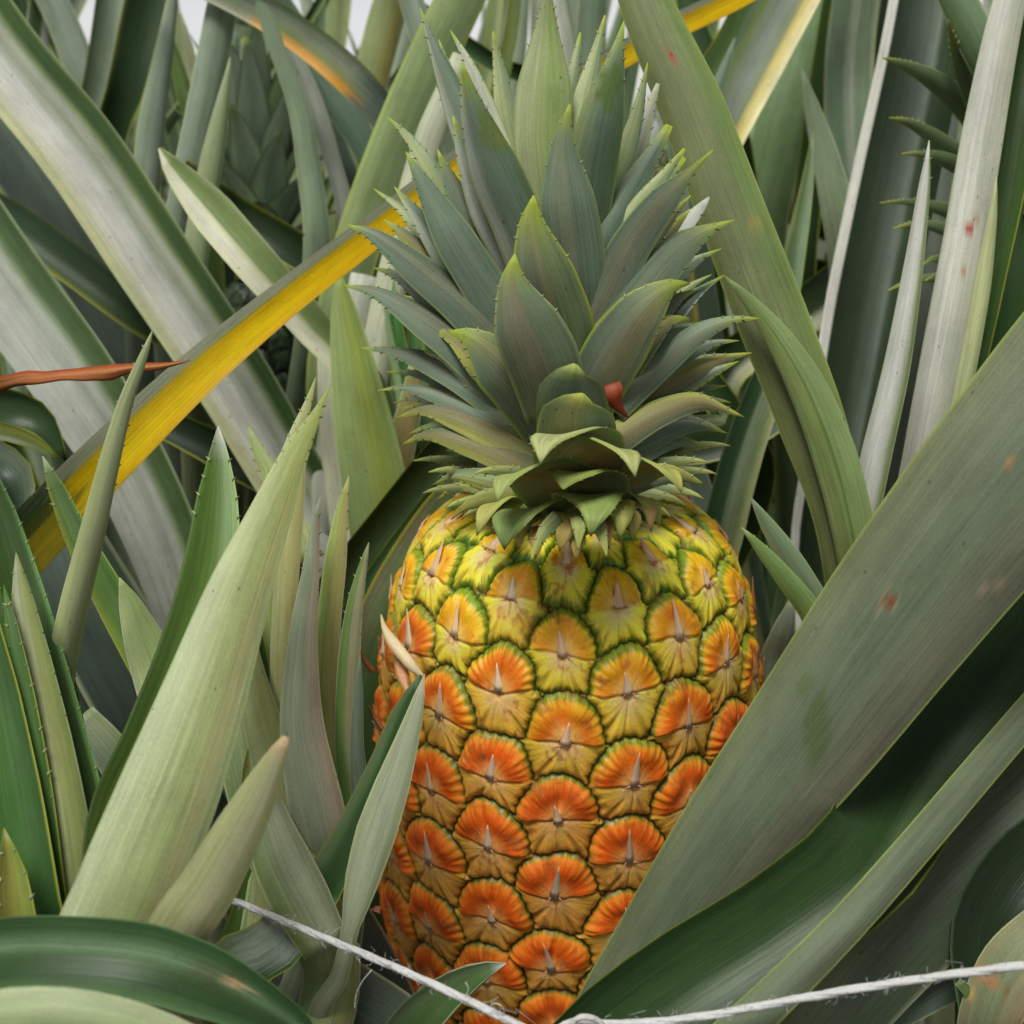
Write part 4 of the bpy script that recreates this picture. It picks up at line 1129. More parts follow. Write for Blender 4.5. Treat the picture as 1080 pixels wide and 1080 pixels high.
leaf(ul, [(160, 440, .60, 30), (240, 480, .60, 40), (310, 530, .60, 40)], [(-1, '22361f'), (1, '2c4226')], 'top', arc=80)
leaf(ul, [(60, 560, .55, 80), (110, 660, .55, 100), (170, 770, .56, 100)], [(-1, '4a5a50'), (0, '55655a'), (1, '44564a')], 'under', arc=70)
leaf(ul, [(110, 470, .58, 50), (170, 560, .58, 56), (210, 660, .58, 56)], [(-1, '5a685c'), (0, '66756a'), (1, '4a5a4c')], 'under', arc=70)

# ---- back left plant
bl = plant('pineapple plant at the back left with narrow upright grey green leaves', (230, 1000, 1.0))
G_ = [(-1, '8fa08a'), (-.2, '7f917c'), (.3, '8c9c8c'), (1, '728672')]
leaf(bl, [(125, -40, .72, 34), (112, 60, .72, 36), (95, 160, .72, 38), (84, 260, .72, 36), (78, 380, .73, 34)], [(-1, '5f7a5c'), (0, '84967f'), (.6, '9aa890'), (1, '7c9460')], 'top', arc=90)
leaf(bl, [(165, -40, .68, 42), (150, 20, .68, 42), (134, 90, .68, 38), (116, 160, .69, 30)], [(-1, '6a7c2c'), (-.8, '26401f'), (0, '24401f'), (1, '2c4a26')], 'top', arc=60, rough=.42, ext=True)
leaf(bl, [(20, -60, .76, 30), (60, 10, .76, 32), (92, 90, .76, 34), (130, 180, .77, 34)], G_, 'under', arc=80)
leaf(bl, [(34, -50, .80, 12), (42, 30, .80, 14), (50, 100, .80, 16), (60, 200, .8, 18)], 'GW', 'under', arc=80)
leaf(bl, [(10, -40, .82, 16), (28, 40, .82, 18), (40, 120, .82, 18)], 'DG', 'top', arc=60)
leaf(bl, [(186, -30, .63, 8), (174, 50, .63, 18), (160, 130, .63, 28), (152, 220, .63, 28), (146, 330, .64, 28)], G_, 'under', arc=100)
leaf(bl, [(245, -50, .61, 30), (230, 30, .61, 32), (212, 120, .61, 32), (194, 205, .61, 30), (178, 300, .62, 30)], [(-1, '93a491'), (0, '84967f'), (1, '7a8f76')], 'under', arc=90)
leaf(bl, [(243, 60, .58, 1), (238, 90, .58, 9), (227, 150, .58, 22), (214, 220, .58, 27), (203, 310, .58, 27)], [(-1, '9cab84'), (.3, '8ea277'), (1, '7f9a70')], 'under', arc=100)
leaf(bl, [(191, 14, .78, 1), (198, 50, .78, 13), (206, 110, .78, 16), (210, 200, .78, 16)], 'PG', 'under', arc=80)
leaf(bl, [(176, 30, .74, 6), (190, 80, .74, 16), (205, 140, .74, 18), (220, 220, .74, 18)], [(-1, '6a8a44'), (1, '3f5f2c')], 'top', arc=80)
leaf(bl, [(262, 30, .74, 30), (250, 80, .74, 34), (236, 150, .74, 34)], [(-1, '6f8264'), (1, '62785a')], 'under', arc=80)
leaf(bl, [(268, -30, .60, 20), (292, 50, .60, 18), (314, 110, .60, 22), (326, 180, .60, 26), (334, 270, .60, 28)], [(-1, '86987c'), (0, '6f866a'), (1, '7c9078')], 'under', arc=100)
leaf(bl, [(292, 20, .64, 14), (325, 90, .64, 18), (348, 160, .64, 18), (366, 250, .64, 18)], [(-1, 'a8aea2'), (1, '98a090')], 'under', arc=100)
leaf(bl, [(330, 80, .70, 24), (352, 150, .70, 28), (372, 230, .70, 28)], [(-1, '6f7f74'), (1, '5a6f60')], 'under', arc=90)
leaf(bl, [(160, -40, .60, 30), (245, -4, .60, 32), (320, 40, .60, 36), (380, 92, .60, 38), (420, 145, .61, 30), (450, 210, .62, 26)],
     [(-1, 'd89a18'), (-.55, 'c08c20'), (-.3, '7a8450'), (.2, '8e9a84'), (.9, '7f8f74'), (1, '66783c')], 'top', arc=60, nv=25, nmax=120, spots=[(405, 125, (42, 40, 40), '5f7064', .95), (235, 0, (36, 30, 0), '7f8c70', .9)])
leaf(bl, [(262, -40, .66, 30), (300, 20, .66, 36), (345, 90, .66, 34), (400, 200, .67, 30)], [(-1, '6f8a78'), (1, '5a7460')], 'under', arc=80)

# ---- back centre plant
bc = plant('pineapple plant right behind the crown with broad light green leaves', (450, 1050, .95))
leaf(bc, [(425, -40, .72, 36), (402, 40, .72, 38), (386, 110, .72, 36), (372, 200, .72, 34)], [(-1, '8a9c66'), (.2, '97a268'), (.5, 'a59a4c'), (1, '8f9c70')], 'under', arc=80)
leaf(bc, [(520, -70, .60, 48), (480, 10, .60, 50), (436, 105, .60, 52), (392, 215, .60, 50), (360, 320, .60, 48), (345, 420, .61, 44)], [(-1, '90a86a'), (0, '7c9461'), (.8, '7f9868'), (1, 'a8bb60')], 'under', arc=50, edgec='a4b850')
leaf(bc, [(490, 60, .56, 26), (452, 150, .56, 32), (425, 250, .56, 34), (400, 360, .56, 34), (385, 480, .57, 30)], [(-1, 'b8c0a4'), (0, 'c5cab0'), (1, 'a5b090')], 'under', arc=90)
leaf(bc, [(420, -40, .68, 22), (440, 20, .68, 28), (458, 80, .68, 26), (480, 160, .69, 24)], G_, 'under', arc=80)
leaf(bc, [(420, -10, .74, 14), (460, 24, .74, 18), (520, 66, .74, 18), (600, 110, .75, 16)], 'DG', 'top', arc=70)
leaf(bc, [(546, -30, .72, 14), (540, 30, .72, 15), (528, 90, .72, 16), (520, 200, .73, 16)], [(-1, '7c8a3c'), (1, '4c6a30')], 'top', arc=60)
leaf(bc, [(575, -40, .70, 26), (586, 30, .70, 32), (600, 110, .70, 32), (610, 200, .7, 30)], [(-1, 'a5ada0'), (0, 'bcc1b4'), (1, 'a2ab98')], 'under', arc=80)
leaf(bc, [(600, -30, .74, 26), (612, 40, .74, 30), (624, 120, .74, 30)], [(-1, '8c9c86'), (1, '7f9078')], 'under', arc=80)
leaf(bc, [(628, -40, .68, 30), (624, 30, .68, 32), (618, 110, .68, 30)], [(-1, '748a70'), (1, '6a8468')], 'under', arc=80)
leaf(bc, [(680, 10, .66, 8), (668, 50, .66, 20), (655, 110, .66, 24), (640, 200, .66, 24)], [(-1, '2f4a26'), (1, '44603a')], 'top', arc=70)
leaf(bc, [(357, 284, .50, 1), (361, 318, .50, 24), (370, 372, .50, 44), (382, 440, .50, 62), (397, 520, .50, 70), (408, 600, .51, 66)], [(-1, '90a86a'), (-.2, '8ba05c'), (.2, '8fa43c'), (.7, '86a050'), (1, 'a3b878')], 'under', arc=65, nv=17, edgec='a4b86c')
leaf(bc, [(440, 380, .53, 14), (432, 430, .53, 26), (420, 480, .53, 34), (405, 540, .53, 36)], [(-1, '8f9a58'), (.3, 'a58f5c'), (1, '8a9a58')], 'under', arc=70)
leaf(bc, [(385, 290, .58, 30), (372, 360, .58, 36), (358, 450, .58, 42), (350, 540, .58, 44)], [(-1, 'c2c6b6'), (0, 'b9bfae'), (1, 'a8b09c')], 'under', arc=80)
leaf(bc, [(345, 350, .57, 20), (352, 430, .57, 34), (365, 520, .57, 44), (380, 620, .58, 44)], [(-1, 'c8c9ae'), (0, 'c4c8b0'), (1, 'b2baa0')], 'under', arc=80)
leaf(bc, [(415, 295, .55, 1), (417, 330, .55, 12), (422, 390, .55, 22), (430, 470, .55, 26)], [(-1, '3c7a34'), (0, '4f8a44'), (1, '2f6a2c')], 'top', arc=70)
leaf(bc, [(434, 320, .57, 10), (440, 380, .57, 20), (446, 450, .57, 24)], [(-1, '44703c'), (1, '5a8450')], 'top', arc=70)
leaf(bc, [(405, 310, .54, 3), (412, 360, .54, 8), (424, 430, .54, 9), (434, 500, .54, 9)], [(-1, '7fa070'), (1, '8fae80')], 'under', arc=100, spines=.1)
leaf(bc, [(700, 330, .56, 20), (730, 380, .56, 30), (770, 440, .56, 36), (800, 500, .57, 36)], 'DG', 'top', arc=70)
leaf(bc, [(640, 440, .56, 30), (720, 470, .55, 40), (790, 450, .55, 44), (860, 400, .56, 40)], [(-1, '24391f'), (.3, '2c4424'), (1, '66803c')], 'top', arc=70, ext=False)
leaf(bc, [(720, 470, .60, 30), (735, 520, .60, 34), (750, 590, .6, 34)], [(-1, '8a9a8c'), (0, '5a6f5c'), (1, '7c8c7c')], 'under', arc=80)

# ---- right plant
rp = plant('pineapple plant on the right with tall whitish leaves and a bent leaf beside the crown', (960, 1250, .62))
leaf(rp, [(660, -60, .425, 50), (686, 15, .422, 56), (728, 110, .418, 68), (768, 215, .414, 70), (812, 330, .412, 74), (856, 445, .412, 70), (885, 540, .415, 56), (900, 640, .425, 50)],
     [(-1, '7c8a50'), (-.4, '7a8860'), (.2, '788858'), (.7, '728c50'), (1, '869a54')], 'under', arc=80, roll=-5, nv=31, nmax=160, step=.004, edgec='97ab5c', spots=[(795, 232, (12, 6, 20), 'a08a4c', .5), (711, 62, (5, 3, 0), 'b0603c', .8)])
leaf(rp, [(764, 291, .404, 1), (785, 312, .403, 12), (818, 352, .402, 26), (852, 410, .402, 40), (880, 480, .403, 46), (900, 560, .408, 44), (910, 640, .42, 40)],
     [(-1, '5f7440'), (-.85, '93a86c'), (-.1, '87a05a'), (0, '66803f'), (.1, '8aa468'), (1, '86a066')], 'under', arc=60, nv=31, step=.004, edgec='a2b878', roll=10)
leaf(rp, [(1078, -50, .43, 30), (1058, 30, .43, 36), (1038, 133, .43, 42), (1020, 240, .43, 44), (998, 360, .43, 46), (975, 470, .435, 40), (955, 580, .45, 36)],
     [(-1, 'cfd2c2'), (-.3, 'd3d5ca'), (.3, 'b9beac'), (.8, 'c8ccb8'), (1, 'b9c49a')], 'under', arc=90, nv=25, nmax=200, step=.003,
     spots=[(1021, 240, (5, 8, 10), 'a84824', .95), (967, 487, (4, 7, 5), '8a3c1c', .9), (1016, 288, 3, 'b07850', .7), (1030, 232, 3, 'b07850', .5), (1012, 300, 2.5, 'a06840', .6), (996, 420, 2, '705040', .6)],
     label='tall whitish leaf with a rust red spot')
leaf(rp, [(1110, -40, .455, 40), (1084, 80, .452, 38), (1064, 200, .45, 32), (1040, 320, .45, 28), (1015, 450, .46, 26)], [(-1, '2f4a20'), (0, '365424'), (1, '3f5f2c')], 'top', arc=80, rough=.3)
leaf(rp, [(1051, 187, .42, 1), (1047, 225, .42, 9), (1036, 300, .42, 18), (1022, 380, .42, 18), (1008, 450, .425, 18), (990, 540, .44, 18)], [(-1, 'b9c494'), (.4, 'aab584'), (1, '8f9f6c')], 'under', arc=100)
leaf(rp, [(980, 148, .405, 1), (975, 195, .405, 12), (962, 290, .405, 21), (945, 390, .405, 28), (922, 490, .408, 32), (905, 580, .415, 30), (890, 660, .43, 30)],
     [(-1, 'c8ccc0'), (0, 'd2d4cc'), (.5, 'bfc4b4'), (.7, '8a9c6c'), (1, '6f8a58')], 'under', arc=100, roll=10, nv=17, spines=.03)
leaf(rp, [(1110, 120, .50, 60), (1080, 240, .50, 64), (1055, 340, .50, 60), (1030, 450, .51, 56)], [(-1, '3a5a24'), (0, '2f5020'), (1, '3c5f2a')], 'top', arc=70)
leaf(rp, [(990, -60, .56, 80), (972, 50, .56, 84), (945, 180, .56, 88), (915, 330, .56, 90), (890, 470, .565, 80), (870, 600, .58, 70)],
     [(-1, 'f0f0e4'), (-.78, 'e6e6da'), (-.74, '22331f'), (-.2, '2a3a26'), (.1, '4c5a4c'), (.3, '6f7c70'), (.42, '36482f'), (1, '263a20')], 'top', arc=60, roll=6, nv=41, edgec=None, label='wide dark leaf with a white edge')
leaf(rp, [(792, 525, .40, 1), (806, 548, .402, 14), (832, 588, .405, 26), (862, 640, .41, 30), (890, 700, .42, 28)], [(-1, '93a882'), (0, '7c9670'), (1, '8aa080')], 'under', arc=80, edgec='a9c080')
leaf(rp, [(782, 556, .39, 1), (800, 576, .392, 12), (830, 612, .396, 22), (858, 650, .402, 26), (880, 710, .41, 26)], [(-1, '8db060'), (0, '7fa058'), (1, '86a466')], 'under', arc=80, spines=.02, edgec='9fc070')
leaf(rp, [(845, 330, .50, 24), (812, 400, .50, 38), (786, 470, .50, 42), (765, 550, .50, 44), (748, 650, .51, 44)], [(-1, '8aa070'), (-.9, '2f5030'), (-.2, '3a5c38'), (-.05, '8a9c82'), (.5, '7c9066'), (.8, 'a8b47c'), (1, 'b5c090')], 'top', arc=80, nv=25, edgec=None)
leaf(rp, [(935, 380, .58, 40), (905, 470, .58, 46), (880, 560, .58, 50), (850, 680, .59, 50)], [(-1, '5c7040'), (-.8, '2a3d24'), (.3, '223520'), (1, '2c4228')], 'top', arc=70)
leaf(rp, [(900, 440, .62, 10), (850, 560, .62, 12), (820, 660, .62, 12)], [(-1, '5f7a58'), (1, '44603c')], 'top', arc=70)

# ---- back right plant
br = plant('pineapple plant at the back right with striped green leaves and one cream edged leaf', (850, 1000, 1.0))
leaf(br, [(870, -70, .64, 54), (838, -8, .64, 56), (800, 66, .64, 54), (758, 150, .64, 48), (720, 240, .65, 44)], [(-1, '7f9c54'), (-.5, '8a9a84'), (-.1, '9aa498'), (.35, '7f8f6c'), (.5, 'd6c45c'), (.9, 'e6dc9c'), (1, 'efe8b4')], 'top', arc=50, nv=25, edgec=None)
leaf(br, [(775, 40, .62, 2), (765, 70, .62, 10), (750, 110, .62, 16), (735, 170, .62, 16)], 'CM', 'under', arc=70)
leaf(br, [(815, -40, .66, 36), (775, 40, .66, 36), (740, 110, .66, 34)], [(-1, '55743f'), (1, '3f5f33')], 'top', arc=60)
leaf(br, [(875, -40, .74, 60), (848, 60, .74, 62), (820, 150, .74, 60), (800, 260, .75, 56)], [(-1, '6f9060'), (.2, '7a9a68'), (1, '5f8050')], 'under', arc=70)
leaf(br, [(888, -40, .71, 26), (872, 60, .71, 28), (860, 150, .71, 30), (846, 270, .72, 30)], [(-1, '46682c'), (0, '2f4c24'), (1, '27421f')], 'top', arc=70)
leaf(br, [(908, -40, .69, 48), (896, 60, .69, 50), (896, 150, .69, 50), (905, 250, .70, 48), (912, 360, .71, 44)], [(-1, 'a5b49a'), (-.8, '7c927c'), (-.3, '6f8a6c'), (.1, 'b0b9a4'), (.3, '7c9478'), (.8, '84987c'), (1, 'a8b49a')], 'top', arc=70, nv=25)
leaf(br, [(846, 72, .60, 1), (854, 105, .60, 14), (868, 155, .60, 26), (882, 215, .60, 34), (892, 290, .61, 34)], [(-1, '93a384'), (.2, '7f9474'), (1, '8a9f80')], 'under', arc=80, edgec='a9b894')
leaf(br, [(857, 140, .58, 1), (854, 175, .58, 10), (846, 225, .58, 18), (836, 280, .58, 24), (828, 350, .59, 24)], [(-1, '9cab84'), (-.4, '55753f'), (.4, '7f9a78'), (1, '8fa48a')], 'top', arc=80)
leaf(br, [(730, 160, .78, 40), (790, 190, .78, 44), (860, 225, .78, 44), (940, 280, .78, 40)], [(-1, '24361f'), (1, '2a4024')], 'top', arc=60)
leaf(br, [(780, 260, .76, 40), (830, 285, .76, 42), (880, 310, .76, 40)], [(-1, '1f3020'), (1, '2c4026')], 'top', arc=60)
leaf(br, [(1000, 185, .66, 40), (940, 252, .66, 46), (880, 305, .66, 50), (820, 350, .66, 48), (760, 400, .67, 44)], [(-1, '2c4424'), (.2, '2f4826'), (.5, 'b9bfa4'), (1, 'aeb87a')] , 'top', arc=70, nv=25)
leaf(br, [(985, -60, .50, 30), (1010, 0, .50, 36), (1040, 60, .50, 40), (1075, 130, .51, 40)], [(-1, '5f7f4c'), (0, '6f8a68'), (1, '7f9a78')], 'under', arc=80)
leaf(br, [(1010, -40, .64, 30), (1000, 80, .64, 34), (985, 200, .64, 36), (965, 330, .64, 34)], [(-1, '5f6f60'), (0, 'a0a99c'), (1, '7c8a7a')], 'under', arc=80)
leaf(br, [(950, -40, .74, 30), (935, 80, .74, 36), (925, 200, .74, 36)], [(-1, '3c4a3a'), (1, '44523f')], 'under', arc=80)
leaf(br, [(720, -40, .70, 26), (735, 40, .70, 30), (770, 120, .70, 30)], [(-1, '3a5a34'), (1, '2c4a28')], 'top', arc=70)

# the thicket between and above them: narrow leaves farther back
tr = np.random.RandomState(8)
FILL = [[(-1, '9aa893'), (0, '84967f'), (1, '74886c')], [(-1, '6f8666'), (.2, '5f7858'), (1, '7f9672')], [(-1, 'b4bcaa'), (0, 'a4ad9c'), (1, '8a9a80')],
        [(-1, '3f5a36'), (0, '34502c'), (1, '5f7a48')], [(-1, '8fa470'), (0, '7f9660'), (1, 'a0b080')]]
for pl_, x0_, x1_, n_ in ((bl, -20, 350, 46), (bc, 330, 700, 38), (br, 700, 1090, 26)):
    for k in range(n_):
        x_ = tr.uniform(x0_, x1_)
        d_ = tr.uniform(.74, 1.12)
        sl = tr.normal(0, .35)
        w_ = tr.uniform(9, 24)
        pf = FILL[tr.randint(len(FILL))]
        if tr.uniform() < .55:
            y_ = tr.uniform(-20, 150)
            pp = [(x_, y_, d_, 1), (x_ + sl * 50, y_ + 60, d_, w_ * .45), (x_ + sl * 130, y_ + 150, d_, w_ * .8), (x_ + sl * 200, y_ + 290, d_, w_)]
        else:
            pp = [(x_ - sl * 60, -50, d_, w_ * .9), (x_, 40, d_, w_), (x_ + sl * 110, 150, d_, w_), (x_ + sl * 160, 280, d_, w_)]
        leaf(pl_, pp, pf, 'top' if tr.uniform() < .4 else 'under', arc=tr.uniform(50, 110), nv=7, step=.012)

# ------------------------------------------------------------------ two younger fruits
def small_crown(parent, base, height, n, wid, spread, cols, seed):
    rr = np.random.RandomState(seed)
    base = np.array(base)
    sv, sf = [], []
    for i in range(8):
        t = i / 7
        for j in range(10):
            a = 2 * math.pi * j / 10
            q = wid * 0.45 * (1 - t) + .001
            sv.append(base + np.array([q * math.cos(a), q * math.sin(a), height * .7 * t]))
    for i in range(7):
        for j in range(10):
            a, b = i * 10 + j, i * 10 + (j + 1) % 10
            sf.append([a, b, b + 10, a + 10])
    c = link_mesh('crown', np.array(sv), sf, M_LEAF, parent, np.tile(np.r_[col('DG'), .6], (len(sv), 1)), np.zeros((len(sv), 2)))
    for i in range(n):
        t = i / (n - 1)
        az = i * 2.39996 + rr.uniform(-.15, .15)
        lift = R(10 + 76 * t ** 0.8) 
        L = height * (0.42 + 0.45 * math.sin(math.pi * min(1, t * .8 + .15))) * rr.uniform(.88, 1.1)
        b0 = base + np.array([0, 0, height * .55 * t])
        out = np.array([math.cos(az), math.sin(az), 0])
        pts, p = [], b0 + out * wid * .3 * (1 - t)
        for k in range(6):
            pts.append(p.copy())
            lk = lift + R(18) * (1 - k / 5) * (1 - t) + (R(-10) * (k / 5) ** 2)
            p = p + (out * math.cos(lk) * spread + np.array([0, 0, math.sin(lk)])) * L / 5
        P3, V3, s = catmull(pts[::-1], [[.0006], [wid * .35], [wid * .62], [wid * .8], [wid * .85], [wid * .8]], step=.006, nmin=12)
        view = nrm(out[None] * (math.sin(lift) + .2) + np.array([[0, 0, -math.cos(lift)]]) + 0 * P3)
        cc = cols[rr.randint(len(cols))]
        v_, f_, c_, u_ = ribbon(P3, V3[:, 0], s, 'under', np.full(len(P3), 1.1), np.zeros(len(P3)), [(-1, cc), (0, col(cc) * .8), (1, cc)], 'CM', .5, .5, .0012, 7,
                                view=view, edgec='LG', tipc='YG', tiplen=.006)
        link_mesh('crown_leaf', v_, f_, M_LEAF, c, c_, u_)
    return c


g1b = np.array(P(277, 262, .69))
pg = empty('pineapple', tuple(g1b - np.array([0, 0, .15])), 'small unripe pineapple crown in soft green, half hidden among the leaves at upper left', 'pineapple')
FG = Fruit(g1b - np.array([0, 0, .02]), (0, 0, 1), 0.12, 0.030, ncol=14, pitch=.026, s0=.03, neck=.018, green=True)
FG.build(220, 120, pg)
small_crown(pg, g1b, 0.112, 44, .030, 0.62, ['d4ecd0', 'd8f0d0', 'c4e0c4', 'd4f0b0'], 3)  # leaf colours paled to make up for the shade around this crown

g2b = np.array(P(1062, 350, .55))
pr = empty('pineapple', tuple(g2b - np.array([0, 0, .16])), 'unripe pineapple hidden behind the whitish leaf at right, only its hooked crown tips showing', 'pineapple')
FG2 = Fruit(g2b, (0, 0, 1), 0.15, 0.040, ncol=14, pitch=.028, s0=.03, neck=.018, green=True)
FG2.build(220, 120, pr)
c2s = []
sv, sf = [], []
for i in range(8):
    t = i / 7
    for j in range(10):
        a = 2 * math.pi * j / 10
        q = .016 * (1 - t) + .001
        sv.append(g2b + np.array([q * math.cos(a), q * math.sin(a), .16 * t]))
for i in range(7):
    for j in range(10):
        a, b = i * 10 + j, i * 10 + (j + 1) % 10
        sf.append([a, b, b + 10, a + 10])
cr2 = link_mesh('crown', np.array(sv), sf, M_LEAF, pr, np.tile(np.r_[col('DG'), .6], (len(sv), 1)), np.zeros((len(sv), 2)))
for (pts) in ([(931, 61, 1), (952, 68, 9), (985, 85, 20), (1020, 115, 26), (1055, 165, 26)], [(938, 124, 1), (960, 130, 9), (990, 148, 17), (1020, 172, 20), (1055, 215, 22)],
              [(951, 162, 1), (975, 163, 8), (1000, 170, 16), (1030, 188, 20), (1060, 230, 22)], [(928, 214, 1), (955, 213, 6), (985, 218, 12), (1020, 232, 18), (1060, 265, 22)],
              [(942, 241, 1), (965, 236, 7), (990, 240, 12), (1025, 255, 18), (1060, 290, 20)], [(973, 279, 1), (985, 273, 6), (1005, 275, 10), (1035, 285, 16), (1062, 310, 18)],
              [(937, 306, 1), (955, 299, 6), (985, 293, 10), (1020, 300, 16), (1060, 330, 18)], [(975, 296, 1), (990, 291, 6), (1015, 294, 12), (1050, 312, 16)],
              [(1000, 20, 1), (1010, 60, 12), (1030, 110, 22), (1060, 170, 24)], [(1086, 226, 1), (1076, 228, 7), (1070, 240, 12), (1064, 270, 16)],
              [(1120, 120, 1), (1105, 150, 14), (1085, 190, 20), (1065, 240, 22)], [(1130, 200, 1), (1110, 215, 12), (1090, 240, 18), (1065, 280, 20)]):
    k = len(pts)
    leaf(cr2, [(x, y, .49 + .055 * i / (k - 1), w) for i, (x, y, w) in enumerate(pts)], [(-1, '7f9668'), (0, '6f865c'), (1, '5c7650')], 'under', arc=80, roll=-15,
         name='crown_leaf', ext=False, tipc='YG', tiplen=.014, edgec='9cae6c', spines=.03, step=.004)

# ------------------------------------------------------------------ further rows of plants
BG_PROFS = [
    ('top', [(-1, 'a3b08c'), (-.8, '4d6a44'), (-.1, '55724c'), (.2, '93a08c'), (.5, '4d6a44'), (1, '9caa84')]),
    ('top', [(-1, 'LG'), (-.8, '3c5a34'), (.8, '46663c'), (1, 'LG')]),
    ('top', [(-1, 'a8b090'), (-.3, 'aeb4a6'), (.3, '7c8c78'), (1, '6a8458')]),
    ('top', [(-1, '7f9a70'), (0, '6f8a68'), (1, '5f7c58')]),
]


def world_leaf(parent, root, az, lean, L, w, side_prof, rr, bend=1.0, label=None):
    """arching leaf growing out of a heart, channel open to the sky"""
    side, prof = side_prof
    out = np.array([math.cos(az), math.sin(az), 0])
    sw = np.array([-math.sin(az), math.cos(az), 0]) * rr.uniform(-.12, .12)
    pts, p = [], np.array(root, float)
    n = 8
    ang = R(90 - lean)
    for k in range(n):
        pts.append(p.copy())
        a = ang - bend * R(34) * (k / (n - 1)) ** 1.7
        p = p + (out * math.cos(a) + np.array([0, 0, math.sin(a)]) + sw * k / n) * L / (n - 1)
    ws = [w * .8, w, w, w * .95, w * .85, w * .66, w * .38, .001]
    P3, V3, s = catmull(pts[::-1], [[q] for q in ws[::-1]], step=.02, nmin=16, nmax=40)
    T = nrm(np.gradient(P3, axis=0))
    up = np.array([0, 0, 1.0])
    view = nrm(up - out * 0.8 - (T * ((up - out * 0.8) @ T.T)[:, None]))
    A = np.full(len(P3), R(rr.uniform(70, 110)))
    v_, f_, c_, u_ = ribbon(P3, V3[:, 0], s, side, A, np.full(len(P3), rr.uniform(-.3, .3)), prof, rr.choice(['GG', 'BG', 'PG', 'GW', 'CM']), .4, .6, .0014, 9,
                            view=view, edgec=rr.choice(['YG', 'PG', 'LG']))
    return link_mesh('leaf', v_, f_, M_LEAF, parent, c_, u_)


rr = np.random.RandomState(21)
rows = []
for yy, xs in ((0.98, (-1.0, -.55, -.1, .35, .8)), (1.35, (-1.25, -.75, -.3, .15, .62, 1.1)), (1.85, (-1.5, -.95, -.4, .1, .65, 1.2)), (2.5, (-1.7, -1.1, -.5, .1, .7, 1.3, 1.8)),
               (3.4, (-2.2, -1.4, -.6, .2, 1.0, 1.8)), (-1.25, (-.9, -.3, .35, 1.0)), (0.1, (-1.15, 1.25)), (-.6, (-1.2, 1.2))):  # last rows, beside and behind the camera: unseen, added to block low light
    for x in xs:
        rows.append((x + rr.uniform(-.06, .06), yy + rr.uniform(-.08, .08)))
BGG = 'pineapple plants in the rows behind'
BGL = 'grey green pineapple plant in the blurred rows behind or in unseen light-blocking rows, one tangle of upright leaves'
for i, (x, y) in enumerate(rows):
    e = empty('pineapple_plant', (x, y, 0), BGL, 'pineapple plant', BGG)
    nl = 26 if y < 1.3 else 20
    for k in range(nl):
        t = k / (nl - 1)
        az = k * 2.4 + rr.uniform(-.3, .3)
        lean = 6 + 46 * (1 - t) + rr.uniform(-6, 6)
        far_ = max(0, y - .8)
        L = rr.uniform(.66, .92) * (1 - .15 * abs(t - .5)) * (1.08 + .06 * min(far_, 2.4))
        if 0 < y < 1.1:
            # keep the near row out of the space in front of the ripe fruit
            d = math.sin(az)
            if d < -0.2 and lean > 26:
                lean *= .55
        world_leaf(e, (x + .02 * math.cos(az), y + .02 * math.sin(az), .06 + .10 * t), az, lean, L, rr.uniform(.034, .050),
                   BG_PROFS[rr.randint(len(BG_PROFS))], rr, bend=rr.uniform(.3, 1.2))

# ------------------------------------------------------------------ twine
def tube(path, rad, nseg=6, jitter=0.0, rs_=rs):
    path = np.array(path)
    T = nrm(np.gradient(path, axis=0))
    ref = np.array([0.12, 0.3, 0.95])
    A = nrm(np.cross(T, ref))
    B = np.cross(T, A)
    vs = []
    for i in range(len(path)):
        for j in range(nseg):
            a = 2 * math.pi * j / nseg
            r_ = (rad[i] if np.ndim(rad) else rad) * (1 + jitter * rs_.uniform(-1, 1))
            vs.append(path[i] + r_ * (math.cos(a) * A[i] + math.sin(a) * B[i]))
    fs = []
    for i in range(len(path) - 1):
        for j in range(nseg):
            a, b = i * nseg + j, i * nseg + (j + 1) % nseg
            fs.append([a, b, b + nseg, a + nseg])
    fs.append(list(range(nseg))[::-1])
    fs.append([(len(path) - 1) * nseg + j for j in range(nseg)])
    return vs, fs


def twine_run(px, parent):
    pts = [np.array(P(*q)) for q in px]
    P3, _, s = catmull(pts, [[1]] * len(pts), step=.0016, nmax=420)
    T = nrm(np.gradient(P3, axis=0))
    A = nrm(np.cross(T, [0.1, .3, .95]))
    B = np.cross(T, A)
    V, Fc = [], []
    for k in range(3):
        ph = s * 160 + k * math.pi / 1.5
        wob = 1 + .15 * np.sin(s * 170 + k)
        off = (np.cos(ph)[:, None] * A + np.sin(ph)[:, None] * B) * 0.00034 * wob[:, None]
        v, f = tube(P3 + off, 0.00080, 8, 0.10)
        n = len(V)
        V += v
        Fc += [[i + n for i in q] for q in f]
    for k in range(int(s[-1] / .0011)):
        i = rs.randint(2, len(P3) - 2)
        a = rs.uniform(0, 6.28)
        d = math.cos(a) * A[i] + math.sin(a) * B[i]
        L = rs.uniform(.0006, .0026) * (2.2 if rs.uniform() < .08 else 1)
        q0 = P3[i] + d * .0010
        path = [q0, q0 + d * L * .4 + T[i] * L * .5 * rs.uniform(-1, 1), q0 + d * L * .7 + T[i] * L * rs.uniform(-1, 1)]
        v, f = tube(path, 0.00006, 3)
        n = len(V)
        V += v
        Fc += [[i_ + n for i_ in q] for q in f]
    return V, Fc


